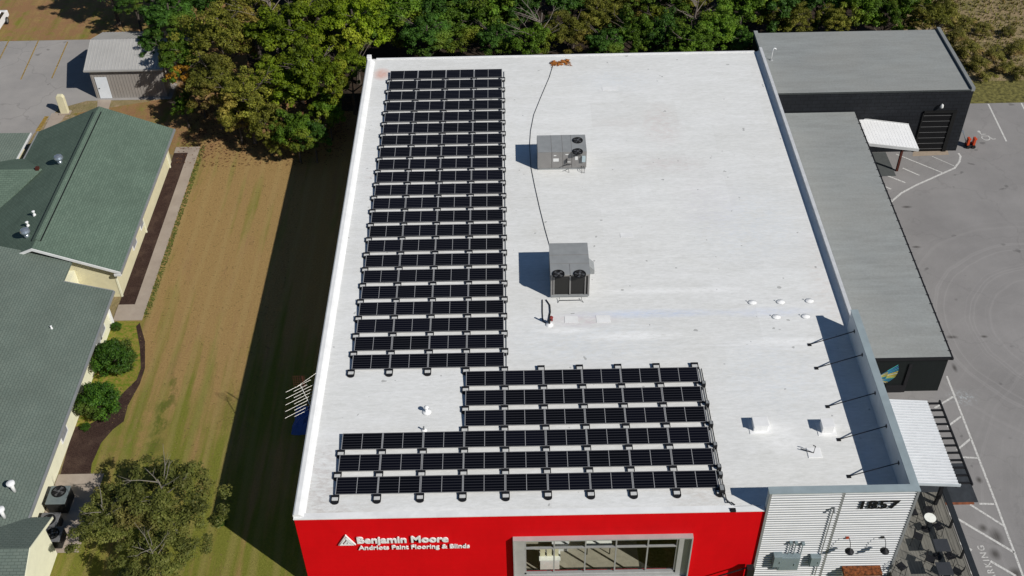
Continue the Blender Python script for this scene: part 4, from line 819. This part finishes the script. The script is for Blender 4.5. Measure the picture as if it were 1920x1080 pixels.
# ridge vent
m=MB()
for s in (-1,1): m.prism([Vector((rx,ys+.9,rz_+.06))-tl,Vector((rx+s*.26,ys+.9,rz_-.06))-tl,Vector((rx+s*.26,ys+.9,rz_-.10))-tl,Vector((rx,ys+.9,rz_+.0))-tl],(0,yn-ys-1.5,0))
m.obj('ridge_vent',M['shingle'],GB); uvslope(GB.children[-1] if False else D.objects[-1] if False else m and [c for c in GB.children if c.name.startswith('ridge_vent')][0],'y')
m=MB()
for s in (-1,1): m.box(rx+s*.28-.035-tl.x,rx+s*.28+.035-tl.x,ys+.9-tl.y,yn-.6-tl.y,rz_-.135-tl.z,rz_-.072-tl.z)
m.obj('vent_slot',M['blackplastic'],GB)
# walls: main block with gable ends
def gable_block(x0,x1,y0,y1,zr,xr,mat,name='wall'):
    m=MB(); a=[(x0,y0,G_-.1),(x1,y0,G_-.1),(x1,y0,ez+.05),(xr,y0,zr-.12),(x0,y0,ez+.05)]
    m.prism([Vector(p)-tl for p in a],(0,y1-y0,0)); return m.obj(name,mat,GB)
gable_block(-26.4,-17.26,-16.9,-1.6,rz_-.0,rx,M['cream'])
m=MB(); m.box(ex-.02-tl.x,ex+.08-tl.x,ys-tl.y,yn-tl.y,ez-.14-tl.z,ez+.02-tl.z); m.obj('gutter',M['gutter'],GB); m=MB(); m.box(wxx-.08-tl.x,wxx+.02-tl.x,ys-tl.y,yn-tl.y,ez-.14-tl.z,ez+.02-tl.z); m.obj('gutter',M['gutter'],GB)
m=MB()
for s,xe in ((1,ex),(-1,wxx)):
    a=Vector((rx,ys-.03,rz_+.03)); b=Vector((xe,ys-.03,ez+.03)); m.prism([a-tl,b-tl,b-tl-Vector((0,0,.20)),a-tl-Vector((0,0,.20))],(0,.05,0)); 
m.box(ex-.45-tl.x,ex-tl.x,ys-.06-tl.y,ys+.3-tl.y,ez-.28-tl.z,ez-.12-tl.z); m.obj('rake_trim',M['trim'],GB)
m=MB(); m.box(ex-.66-tl.x,ex-.55-tl.x,ys+.38-tl.y,ys+.5-tl.y,G_-tl.z,ez-.3-tl.z); m.obj('downspout',M['cream_pale'],GB); m=MB(); m.box(-17.24-tl.x,-17.14-tl.x,-2.4-tl.y,-2.28-tl.y,0,2.4); m.obj('downspout',M['cream_pale'],GB); m=MB(); m.box(-17.24-tl.x,-17.14-tl.x,-10.2-tl.y,-10.1-tl.y,0,2.4); m.obj('downspout',M['cream_pale'],GB)
for (u,v) in ((266,418),(252,455)):
    p=atx(u,v,-17.2); wn=D.objects.new('window',None); COL.objects.link(wn); wn.parent=GB; wn.location=Vector((-17.24,p.y,-5.2))-tl
    m=MB(); m.box(-.0,.05,-.48,.48,-.0,1.35); m.obj('frame',M['white'],wn); m=MB(); m.box(.051,.055,-.40,.40,.08,.62); m.box(.051,.055,-.40,.40,.72,1.27); m.obj('pane',M['blind'],wn)
# south wing
wy0,wy1=-40.5,-19.1; wr=-24.5; wz=ez+(ex-wr)*(rz_-ez)/(ex-rx)
k_=(rz_-ez)/(ex-rx)
zz=lambda x: ez+(ex-x)*.30
def on_wing(u,v):
    z=-3.
    for _ in range(12): z=zz(at(u,v,z).x)
    return z
def on_main(u,v):
    z=-2.
    for _ in range(12): z=rz_-abs(at(u,v,z).x-rx)*(rz_-ez)/(ex-rx)
    return z
m=MB(); slope(m,[(ex,wy0,ez),(ex,wy1,ez),(wr,wy1,zz(wr)),(wr,wy0,zz(wr))]); slope(m,[(-19.62,wy1,zz(-19.62)),(-19.62,-17.02,zz(-19.62)),(wr,-17.02,zz(wr)),(wr,wy1,zz(wr))]); slope(m,[(wr,wy0,zz(wr)),(wr,-17.02,zz(wr)),(wr-9,-17.02,ez),(wr-9,wy0,ez)])
o=m.obj('roof',M['shingle_wing'],GB); uvslope(o,'y')
m=MB(); m.box(-26-tl.x,-17.26-tl.x,-46-tl.y,-19.35-tl.y,-.1,ez-.1-tl.z); m.box(-26-tl.x,-19.8-tl.x,-19.34-tl.y,-16.91-tl.y,-.1,ez-.1-tl.z); m.obj('wall',M['cream_pale'],GB)
m=MB(); m.prism([Vector(p)-tl for p in ((-17.26,-19.36,ez-.1),(wr,-19.36,ez-.1),(wr,-19.36,zz(wr)-.15))],(0,.1,0)); m.obj('gable_infill',M['cream_pale'],GB)
m=MB(); m.box(ex-.02-tl.x,ex+.08-tl.x,-36.9-tl.y,wy1-tl.y,ez-.14-tl.z,ez+.02-tl.z); m.obj('gutter',M['gutter'],GB); m=MB(); m.prism([Vector(p)-tl for p in ((ex,wy1+.0,ez+.02),(-19.62,wy1,zz(-19.62)+.02),(-19.62,wy1,zz(-19.62)-.16),(ex,wy1,ez-.16))],(0,.05,0)); m.obj('rake_trim',M['gutter'],GB)
m=MB(); m.box(-17.25-tl.x,-17.12-tl.x,-19.7-tl.y,-19.5-tl.y,0,2.4); m.obj('downspout',M['white'],GB)
for (u,v,h) in ((191,618,0),(184,636,0),(121,815,0)):
    p=atx(u,v,-17.2); wn=D.objects.new('window',None); COL.objects.link(wn); wn.parent=GB; wn.location=Vector((-17.24,p.y,-5.25))-tl
    m=MB(); m.box(0,.05,-.55,.55,0,1.5); m.obj('frame',M['white'],wn); m=MB(); m.box(.051,.055,-.45,.45,.1,.7); m.box(.051,.055,-.45,.45,.8,1.4); m.obj('pane',M['blind'],wn)
# east-facing gable at the bottom
gx,gyr,gzr=-15.45,-39.4,-2.38; gn,gs=-36.7,-42.1
m=MB(); slope(m,[(gx,gn,ez),(gx,gyr,gzr),(-21.5,gyr,gzr),(-21.5,gn,ez)]); slope(m,[(gx,gyr,gzr),(gx,gs,ez),(-21.5,gs,ez),(-21.5,gyr,gzr)]); o=m.obj('roof',M['shingle_wing'],GB); uvslope(o,'x')
m=MB(); m.prism([Vector(p)-tl for p in ((-15.72,gn-.55,G_-.1),(-15.72,gs+.5,G_-.1),(-15.72,gs+.5,ez+.05),(-15.72,gyr,gzr-.13),(-15.72,gn-.55,ez+.05))],(-2,0,0)); m.obj('gable_wall',M['cream_pale'],GB)
m=MB(); m.prism([Vector(p)-tl for p in ((gx+.01,gn+.02,ez+.0),(gx+.01,gyr,gzr+.02),(gx+.01,gs-.02,ez),(gx+.01,gs-.02,ez-.16),(gx+.01,gyr,gzr-.14),(gx+.01,gn+.02,ez-.16))],(.04,0,0)); m.obj('rake_trim',M['cream_pale'],GB)
# west cross wing and hipped block
cr=at(40,317,-2.2).y; cn=cr+2.1; cs=cr-3.2
n_e=at(30,303,-2.9).y
m=MB(); hz=.41
slope(m,[(wxx+2.6,cr,-2.2),(-48,cr,-2.2),(-48,cr+3.1,-3.5),(wxx,cr+3.1-.0,-3.5)]); slope(m,[(-48,cr,-2.2),(wxx+2.6,cr,-2.2),(wxx-.0,cr-3.1,-3.5),(-48,cr-3.1,-3.5)]); o=m.obj('roof',M['shingle'],GB); uvslope(o,'x')
hb=at(57,249,-3.5); hs=at(34,303,-3.5)
m=MB(); hx=hb.x; y1_=hb.y; 
slope(m,[(hx,y1_,-3.5),(hx-2.4,y1_-1.3,-2.6),(-48,y1_-1.3,-2.6),(-48,y1_,-3.5)]); slope(m,[(hx,y1_-6,-3.5),(hx,y1_,-3.5),(hx-2.4,y1_-1.3,-2.6),(hx-2.4,y1_-6,-2.6)]) 
slope(m,[(hx-2.4,y1_-6,-2.6),(hx-2.4,y1_-1.3,-2.6),(-48,y1_-1.3,-2.6),(-48,y1_-6,-2.6)])
o=m.obj('roof',M['shingle_wing'],GB); uvslope(o,'y')
m=MB(); m.box(hx+.0-tl.x,hx+.07-tl.x,hs.y-tl.y,y1_-tl.y,ez-.12-tl.z,ez+.01-tl.z); m.box(wxx-.5-tl.x,hx+.1-tl.x,hs.y-.1-tl.y,hs.y+.0-tl.y,ez-.12-tl.z,ez+.02-tl.z); m.obj('gutter',M['trim'],GB)
m=MB(); m.box(-47-tl.x,hx-.6-tl.x,cs+1-tl.y,y1_-.6-tl.y,-.1,ez-.12-tl.z); m.obj('wall',M['cream'],GB)
# vents on the green roofs
def turbine(u,v,z,label,s=1.,g='metal vents on the green roof'):
    p=at(u,v,z); t=thing('turbine_vent',label,'roof vent',p,g); m=MB(); m.tube([(0,0,-.1),(0,0,.25*s)],.17*s,14); m.obj('collar',M['galv'],t,smooth=True)
    m=MB(); m.lathe([(.18*s,.25*s),(.30*s,.36*s),(.33*s,.48*s),(.27*s,.62*s),(.12*s,.70*s),(.01,.71*s)],(0,0,0),16); m.obj('turbine',M['galv'],t)
turbine(113,306,on_main(113,306),'round galvanised turbine vent halfway down the north part of the green roof'); turbine(51,444,on_main(51,444),'round galvanised turbine vent near the south end of the green roof ridge')
for u,v,z,lb in ((65,404,on_main(65,404),'small white pipe vent up-slope of the southern turbine vent'),(53,424,on_main(53,424),'small white pipe vent touching the southern turbine vent'),(97,616,on_wing(97,616),'tiny white pipe vent alone on the wide wing roof')):
    p=at(u,v,z); t=thing('pipe_vent',lb,'roof vent',p); k=.6 if 'tiny' in lb else 1; m=MB(); m.lathe([(.12*k,-.05),(.10*k,.1),(.06*k,.12),(.06*k,.3*k)],(0,0,0),10); m.obj('pipe',M['white'],t); m=MB(); m.lathe([(.10*k,.3*k),(.11*k,.36*k),(.01,.4*k)],(0,0,0),10); m.obj('cap',M['white'],t)
def flue(u,v,z,label):
    p=at(u,v,z); t=thing('flue_pipe',label,'flue',p,'flue pipes on the wing roof'); m=MB(); m.tube([(0,0,-.1),(0,0,.62)],.10,12); m.obj('pipe',M['trim'],t,smooth=True); m=MB(); m.lathe([(.12,.6),(.22,.62),(.22,.70),(.10,.76),(.01,.77)],(0,0,0),16); m.obj('cap',M['white'],t)
flue(27,921,on_wing(27,921),'white capped flue pipe on the wing roof, fully inside the photo'); flue(8,970,on_wing(8,970),'white flue pipe at the left edge of the photo on the wing roof')
m=MB(); p=at(70,316,-2.15); m.box(-.12,.12,-.12,.12,-.1,.12); o=m.obj('ridge_cap_stub',M['redwood']); o.location=p; tag(o,'small dark red-brown stub where the two green ridges meet','roof stub')
# condensers beside the wing
def condenser(u0,v0,w_,d,h,label,sq):
    p=at(u0,v0,G_); t=thing('condenser',label,'air conditioner',p,'condensers beside the cream wall')
    m=MB(); m.box(-w_/2,w_/2,-d/2,d/2,.1,h-.03); c=m.obj('coil_body',M['coil'],t,bevel=.08 if not sq else .02)
    m=MB(); m.box(-w_/2-.02,w_/2+.02,-d/2-.02,d/2+.02,h-.03,h+.03); m.obj('top_panel',plain('weathered_green_grey',(.16,.19,.19),.5) if sq else plain('dull_grey_cover',(.15,.15,.155),.5),t,bevel=.08 if not sq else .02)
    m=MB(); m.box(-w_/2,w_/2,-d/2,d/2,0,.1); m.obj('base',M['concrete'],t); fan(t,-.0,d*.18 if sq else 0,h+.03,min(w_,d)*.36,None); return t
condenser(118,948,1.05,1.2,.95,'square green-grey condenser unit beside the cream wing wall',True)
condenser(100,992,1.0,.95,.8,'rounded grey condenser unit in the middle beside the cream wall',False)
condenser(107,1018,.95,.95,.8,'rounded grey condenser unit nearest the cream gable',False)
m=MB(); m.box(-17.2,-14.6,-37.2,-31.9,G_,G_+.03); struct('equipment_pad',m,M['concrete'])
# ---------------------------------------------------------------- shed
sh=thing('storage_shed','small taupe metal shed with a pale ribbed roof and white door','shed',(-22.5,10.5,G_)); tl=Vector(sh.location)
sx0,sx1,sy0,sy1=-25.45,-19.55,7.66,13.2; se,sr=-3.18,-2.15; smy=10.45
m=MB(); m.prism([Vector(p)-tl for p in ((sx0,sy0,G_),(sx0,sy1,G_),(sx0,sy1,se),(sx0,smy,sr-.08),(sx0,sy0,se))],(sx1-sx0,0,0)); 
x=sx0+.1
while x<sx1: m.box(x-tl.x,x+.05-tl.x,sy0-.025-tl.y,sy0-.001-tl.y,0,se-G_-.02); x+=.25
m.obj('wall',M['shedwall'],sh)
m=MB(); m.prism([Vector(p)-tl for p in ((sx0-.3,sy0-.25,se-.02),(sx1+.3,sy0-.25,se-.02),(sx1+.3,smy,sr),(sx0-.3,smy,sr))],(0,0,.04)); m.prism([Vector(p)-tl for p in ((sx0-.3,smy,sr),(sx1+.3,smy,sr),(sx1+.3,sy1+.3,se),(sx0-.3,sy1+.3,se))],(0,0,.04))
x=sx0-.25
while x<sx1+.3:
    for a,b in (((sy0-.25,se+.03),(smy,sr+.05)),((smy,sr+.05),(sy1+.3,se+.05))): m.tube([Vector((x,a[0],a[1]))-tl,Vector((x,b[0],b[1]))-tl],.025,4)
    x+=.28
m.obj('roof',M['shedroof'],sh)
m=MB(); m.box(sx0-.3-tl.x,sx1+.3-tl.x,sy0-.36-tl.y,sy0-.26-tl.y,se-.12-tl.z,se+.02-tl.z); m.obj('gutter',M['shedroof'],sh)
d0=aty(177,145,sy0).x; m=MB(); m.box(d0-tl.x,d0+.98-tl.x,sy0-.06-tl.y,sy0-.026-tl.y,.02,2.02); dd=m.obj('door',M['door'],sh); m=MB(); m.tube([(d0+.12-tl.x,sy0-.10-tl.y,1.0),(d0+.22-tl.x,sy0-.10-tl.y,1.0)],.03,6); m.obj('handle',M['steel_dark'],dd)
# beige slab post
p=at(126,212,G_); t=thing('beige_post','short thick beige slab standing at the parking lot edge','post',(p.x-.15,p.y,G_)); m=MB(); m.prism([(-.32,-.18,0),(.32,-.18,0),(.32,-.18,1.55),(.2,-.18,1.75),(-.2,-.18,1.75),(-.32,-.18,1.6)],(0,.36,0)); m.obj('slab',M['cream'],t,bevel=.04); m=MB(); m.box(-.45,.45,-.3,.3,0,.08); m.obj('footing',M['concrete'],t)
# parked vehicle
p=at(-12,75,G_); t=thing('parked_car','white car at the upper left corner, mostly outside the photo','car',(p.x-.55,p.y+1.6,G_)); 
m=MB(); prof=[(-2.2,.35),(-2.25,.75),(-2.1,.95),(-1.2,1.02),(-.6,1.45),(1.0,1.48),(1.7,1.05),(2.2,.95),(2.25,.5),(2.2,.35)]
m.prism([(-.88,y,z) for y,z in prof],(1.76,0,0)); m.obj('body',M['carwhite'],t,bevel=.09)
m=MB(); m.prism([(-.885,-1.0,1.04),(-.885,-.55,1.38),(-.885,.95,1.40),(-.885,1.45,1.06)],(1.77,0,0)); m.obj('side_glass',M['darkglass'],t)
for sx in (-.84,.84):
    for sy in (-1.4,1.35): m=MB(); m.tube([(sx-.1,sy,.32),(sx+.1,sy,.32)],.32,16); w1=m.obj('wheel',M['rubber'],t); m=MB(); m.tube([(sx-.11,sy,.32),(sx+.11,sy,.32)],.19,12); m.obj('rim',M['galv'],w1)
m=MB(); m.box(-.8,-.5,-2.27,-2.2,.6,.75); m.box(.5,.8,-2.27,-2.2,.6,.75); m.obj('tail_light',M['orange'],t)
# utility line over the lawn, casting nothing large; small white debris
# ---------------------------------------------------------------- vegetation
def crown_mesh(name,mat,nc,nl,leaf,seed,flat=1.,spread=.30,fill=.0):
    g=np.random.default_rng(seed)
    d=g.normal(size=(nc,3)); d/=np.linalg.norm(d,axis=1)[:,None]; d[:,2]=np.where(d[:,2]<(-.35 if not fill else -.95),-d[:,2],d[:,2])
    rad=g.uniform(.25,1.,nc)**.55 if not fill else g.uniform(.55,.9,nc); ph=g.uniform(0,6.28,3); az_=np.arctan2(d[:,1],d[:,0]); lob=1+(.16*np.sin(2*az_+ph[0])+.14*np.sin(3*az_+ph[1])+.10*np.sin(5*az_+ph[2]) if not fill else 0*az_); C_=d*(rad*lob*.88)[:,None]; C_[:,2]*=flat*(1+.15*np.sin(3*az_+ph[2]))
    cr=g.uniform(.6,1.25,nc)*spread; per=(nl*cr**2/np.sum(cr**2)).astype(int)
    P=[];N=[]
    for i in range(nc):
        n=per[i]; q=g.normal(size=(n,3)); q/=np.linalg.norm(q,axis=1)[:,None]
        rr=g.uniform(.35,1.0,n)**.55*(1+.25*g.normal(size=n)*.5); P.append(C_[i]+q*(cr[i]*rr)[:,None]*np.array([1,1,.75])); N.append(q*1.2+.55*g.normal(size=(n,3))+np.array([0,0,.35]))
    P=np.concatenate(P);N=np.concatenate(N); N/=np.linalg.norm(N,axis=1)[:,None]; n=len(P)
    a=np.cross(N,g.normal(size=(n,3))); a/=np.linalg.norm(a,axis=1)[:,None]; b=np.cross(N,a); s=leaf*g.uniform(.6,1.3,(n,1))
    V=np.stack([P-a*s,P-b*s*.55,P+a*s,P+b*s*.55],1).reshape(-1,3)
    me=D.meshes.new(name); me.vertices.add(4*n); me.vertices.foreach_set('co',V.ravel()); me.loops.add(4*n); me.loops.foreach_set('vertex_index',np.arange(4*n,dtype=np.int32))
    me.polygons.add(n); me.polygons.foreach_set('loop_start',np.arange(0,4*n,4,dtype=np.int32)); me.materials.append(mat); me.update(calc_edges=True); me.validate(); return me
def trunk_mesh(name,seed,mat,h=1.,dead=False,th=1.):
    r=random.Random(seed); m=MB()
    tb=m.tube; m.tube=lambda P,q,n=5,r2=None: tb(P,q*th,n,r2=None if r2 is None else r2*th)
    m.tube([(0,0,0),(.02,.01,.3*h),(.0,.03,.65*h),(.03,0,h)],.045,7,r2=.018)
    for k in range(9 if not dead else 16):
        z=h*r.uniform(.35,.95); a=r.uniform(0,6.28); L=r.uniform(.25,.5)*(1.1 if dead else 1); p0=Vector((0.02,.02,z)); p1=p0+Vector((math.cos(a)*L*.5,math.sin(a)*L*.5,L*.35)); p2=p1+Vector((math.cos(a+.3)*L*.5,math.sin(a+.3)*L*.5,L*.35))
        m.tube([p0,p1,p2],.014,5,r2=.004)
        for j in range(2): q=p1.lerp(p2,r.random()); a2=a+r.uniform(-1.2,1.2); m.tube([q,q+Vector((math.cos(a2)*L*.35,math.sin(a2)*L*.35,L*.15))],.006,4,r2=.002)
    me=D.meshes.new(name); me.from_pydata(m.v,[],m.f); me.materials.append(mat); return me
CR={}
for i,(k,nc,nl,lf,sp) in enumerate((('dark',120,16000,.034,.145),('green',115,16000,.036,.150),('yellow',120,16500,.035,.145),('olive',130,15500,.030,.135),('brown',130,14500,.029,.135),('orange',30,2600,.055,.22))):
    CR[k]=[crown_mesh('crown_%s'%k,LEAF[k],nc,nl,lf,10+i*3+j,1.,sp) for j in range(2 if k!='orange' else 1)]
TR=[trunk_mesh('trunk',5+i,M['bark']) for i in range(3)]; DEAD=trunk_mesh('dead_trunk',44,plain('grey_brown_limb',(.22,.185,.16),.9),1.,True,.45)
def tree(x,y,R,ctr_z,kind,label,group=None,sz=.9,name='tree',cat='tree',i=None,tr=None):
    t=thing(name,label,cat,(x,y,G_),group,random.uniform(0,6.28)); H=ctr_z-G_
    me=CR[kind][random.randrange(len(CR[kind]))] if i is None else CR[kind][i]
    c=D.objects.new('crown',me); COL.objects.link(c); c.parent=t; c.location=(0,0,H); c.scale=(R*random.uniform(.95,1.15),R*random.uniform(.9,1.1),R*sz)
    k=D.objects.new('trunk',tr or random.choice(TR)); COL.objects.link(k); k.parent=t; s=max(H+R*.55,.5); k.scale=(s*.75,s*.75,s); return t
NAMES={'dark':'dark green','green':'mid green','yellow':'yellow-green','olive':'olive','brown':'brown-tinged','orange':'orange-yellow'}
GT='woodland trees behind and left of the store'
def T(u,v,r_px,kind,label,z=-1.6,sz=.9,**k):
    p=at(u,v,z); dep=(p-CP).dot(FW); return tree(p.x,p.y,r_px*dep/FPX,z,kind,label,GT,sz,**k)
# left cluster
T(318,38,62,'dark','dark green tree at the left end of the wood, above the shed roof')
T(335,110,52,'green','mid green tree overhanging the right end of the shed roof',z=-2.4)
T(342,142,30,'orange','small tree with orange-yellow leaves right of the shed',z=-3.0)
T(372,165,26,'orange','small rust-tinged branch cluster right of the orange tree beside the shed',z=-3.2)
T(415,75,80,'brown','large brown-tinged tree right of the dark tree above the shed',z=-1.2)
T(400,165,62,'olive','olive tree between the orange tree and the lawn shadow',z=-2.2)
T(462,185,66,'brown','brown-tinged tree over the middle of the lawn end',z=-1.9)
T(500,238,48,'olive','low olive tree at the edge of the lawn, in front of the brown one',z=-3.4,sz=1.1)
T(555,255,46,'green','mid green tree jutting furthest onto the lawn beside the store shadow',z=-3.6,sz=1.15)
T(545,80,84,'yellow','large yellow-green tree left of the store roof corner, back of three',z=-1.0)
T(590,150,76,'yellow','large yellow-green tree nearest the left roof corner',z=-1.3)
T(530,165,58,'yellow','yellow-green tree between the brown tree and the roof corner tree',z=-1.8)
T(615,215,40,'green','small green tree tucked low against the left roof corner',z=-3.6,sz=1.2)
T(660,55,76,'yellow','tall yellow-green tree right behind the left roof corner',z=-.9)
T(655,125,40,'yellow','small yellow-green tree touching the left roof corner',z=-1.6)
T(470,15,60,'olive','olive tree on the top edge of the photo above the brown tree',z=-1.2)
T(600,5,62,'yellow','yellow-green tree cut by the top edge above the left roof corner',z=-1.)
T(400,5,60,'dark','dark tree cut by the top edge above the brown tree',z=-1.5)
T(250,5,34,'dark','small dark tree at the top edge where the wood ends on the left',z=-2.2)
T(445,225,40,'brown','low brown-tinged tree on the lawn edge left of the low olive tree',z=-3.8,sz=1.0)
T(588,262,34,'dark','low dark tree on the lawn edge in the store shadow',z=-3.9,sz=1.1)
T(520,268,30,'olive','lowest small olive tree at the tip of the wood on the lawn',z=-4.4,sz=1.0)
T(285,85,34,'dark','dark tree behind the right end of the shed roof',z=-2.6)
T(345,200,26,'green','low green tree right of the shed wall',z=-4.0,sz=1.)
T(200,-40,60,'dark','dark tree above the photo edge left of the wood, shading the grass',z=-1.5)
T(270,-60,70,'green','green tree above the photo edge behind the shed, shading the grass',z=-.5)
# along the back
back=[(745,45,58,'green'),(800,75,42,'dark'),(818,15,50,'dark'),(862,60,46,'green'),(905,20,54,'green'),(930,82,34,'dark'),(975,30,40,'dark'),(1000,85,34,'green'),(1065,70,36,'olive'),(1075,15,46,'dark'),(1120,35,38,'olive'),(1135,88,32,'dark'),(1170,25,36,'brown'),(1190,70,40,'green'),(1235,15,44,'green'),(1245,75,42,'dark'),(1300,85,34,'green'),(1345,60,38,'green'),(1385,85,30,'dark'),(1400,20,44,'green'),(1450,15,46,'dark'),(1480,40,36,'brown'),(1530,15,44,'dark'),(1560,42,28,'olive'),(1610,20,42,'green'),(1660,35,34,'green'),(1700,15,44,'green'),(1745,35,32,'olive'),(1300,10,34,'brown')]
back.sort()
kc={}
for u,v,r,k in back: kc[k]=kc.get(k,0)+1
ki={}
for u,v,r,k in back:
    ki[k]=ki.get(k,0)+1; T(u,v,r*1.38,k,'%s tree behind the roofs, %s of its colour counted from the left'%(NAMES[k],ORD[ki[k]]),z=random.uniform(-3.1,-1.7))
extra=[(-20+ i*3.4+random.uniform(-1.2,1.2),17.5+random.uniform(0,7)) for i in range(19)]
for i,(x,y) in enumerate(extra): tree(x,y,random.uniform(3.0,4.2),-1.2,random.choice(['dark','green','olive']),'woodland tree in the rear line, %s from the left'%ORD[i+1],GT)
def deadtree(u,v,z,R,label):
    p=at(u,v,z); t=thing('bare_tree',label,'tree',(p.x,p.y,G_),'bare trees in the wood'); k=D.objects.new('trunk',DEAD); COL.objects.link(k); k.parent=t; k.scale=(R,R,R)
deadtree(1012,60,-1.5,6.2,'bare grey tree with pale limbs behind the middle of the roof'); deadtree(1305,20,-1.5,6,'bare pale tree at the top edge right of the middle'); deadtree(505,25,-1,7,'bare pale limbs showing between the trees above the lawn')
# shrubs
CR['hedge']=[crown_mesh('crown_hedge',LEAF['hedge'],120,13000,.042,90+j,.95,.19,fill=1) for j in range(2)]
CR['weed']=[crown_mesh('crown_weed',LEAF['weed'],30,5000,.05,95+j,.8,.28) for j in range(2)]
CR['sparse']=[crown_mesh('crown_sparse',LEAF['silver'],120,14000,.028,99,.85,.13)]
def bush(u,v,R,kind,label,zc=.7,group=None,name='bush',i=None,sz=.85):
    p=at(u,v,G_+R*zc); t=thing(name,label,'bush',(p.x,p.y,G_),group,random.uniform(0,6)); c=D.objects.new('foliage',CR[kind][random.randrange(2) if i is None else i]); COL.objects.link(c); c.parent=t; c.location=(0,0,R*zc); c.scale=(R,R,R*sz)
    k=D.objects.new('stem',random.choice(TR)); COL.objects.link(k); k.parent=t; k.scale=(R,R,R*1.1); return t
for (u,v,R,i,lb) in ((213,668,1.62,0,'large rounded dark bush with reddish tips beside the wing wall'),(182,752,1.62,1,'large rounded bright green bush below the reddish-tipped one')):
    bush(u,v,R,'hedge',lb,.75,i=i)
TS=trunk_mesh('trunk',77,plain('grey_limb',(.20,.18,.15),.9),1.,False,.55)
for u,v,z,r,lb in ((308,935,-3.0,3.1,'sparse olive tree with pale limbs in the lower left lawn, largest of three'),(205,975,-3.4,2.4,'thin olive tree in the lower left lawn nearest the condensers'),(290,1055,-3.6,2.5,'thin low olive tree cut by the bottom edge of the photo')):
    p=at(u,v,z); tree(p.x,p.y,r,z,'sparse',lb,'thin olive trees in the lower left lawn',.6,i=0,tr=TS)
for k,(u,v,R,lb) in enumerate(((412,975,.45,'small dark flowering bush at the edge of the store shadow'),(160,800,.35,'low leafy clump below the bright green bush'),(218,612,.4,'low leafy clump against the corner of the wing wall'))): bush(u,v,R,'hedge',lb)
g='weedy shrubs at the field edge'
for k,(u,v,R) in enumerate(((1772,30,1.5),(1795,70,1.2),(1820,95,1.3),(1838,122,1.1),(1865,105,1.2),(1885,130,1.0),(1905,95,1.3),(1845,55,1.0),(1915,140,.9),(1850,145,.8),(1812,45,1.1),(1890,60,.8))):
    bush(u,v,R*.95,'weed','straggly brown-green shrub right of the garage roof, %s from the left'%ORD[[1772,1795,1812,1820,1838,1845,1850,1865,1885,1890,1905,1915].index(u)+1],.5,g,sz=.7)
# weed tufts over the field, grass tufts on lawn edge (uncountable)
def tufts(name,n,box,hgt,mat,label,seed,keep=lambda x,y:True):
    g_=np.random.default_rng(seed); pts=[]
    while len(pts)<n:
        x=g_.uniform(box[0],box[1]); y=g_.uniform(box[2],box[3])
        if keep(x,y): pts.append((x,y))
    m=MB()
    for x,y in pts:
        for j in range(5):
            a=g_.uniform(0,6.28); h=hgt*g_.uniform(.5,1.3); w_=.035+.02*g_.random(); dx,dy=math.cos(a)*h*.5,math.sin(a)*h*.5
            m.poly([(x-w_*math.sin(a),y+w_*math.cos(a),G_),(x+w_*math.sin(a),y-w_*math.cos(a),G_),(x+dx,y+dy,G_+h)])
    return tag(m.obj(name,mat),label,'grass',kind='stuff')
tufts('field_weeds',4500,(43.5,66,8.5,26),.22,LEAF['weed'],'rough dry weeds covering the field at the upper right',5)
tufts('lawn_grass',2500,(-15.2,-6.5,-40,0),.03,plain('grass_blade',(.34,.26,.10),.9,0,.4,2.5),'short mown grass blades over the lawn left of the store',6)
tufts('edge_grass',800,(-15.40,-15.0,-19,.3),.07,plain('green_blade',(.16,.20,.04),.9,0,.4,2),'longer green grass along the sidewalk edge',8)
g_=np.random.default_rng(12); m=MB()
for k in range(4200):
    x=g_.uniform(-17,-4); y=g_.uniform(-2.5,7)
    if g_.random()>.25+.75*(y+2.5)/5: continue
    s=g_.uniform(.04,.09); a=g_.uniform(0,6.28); z=G_+.02+.05*g_.random(); m.poly([(x+s*math.cos(a+j*1.57),y+s*.7*math.sin(a+j*1.57),z+.03*(j%2)) for j in range(4)])
tag(m.obj('fallen_leaves',plain('fallen_leaf',(.24,.11,.045),.9,0,.6,4)),'brown fallen leaves scattered under the trees','leaves',kind='stuff')
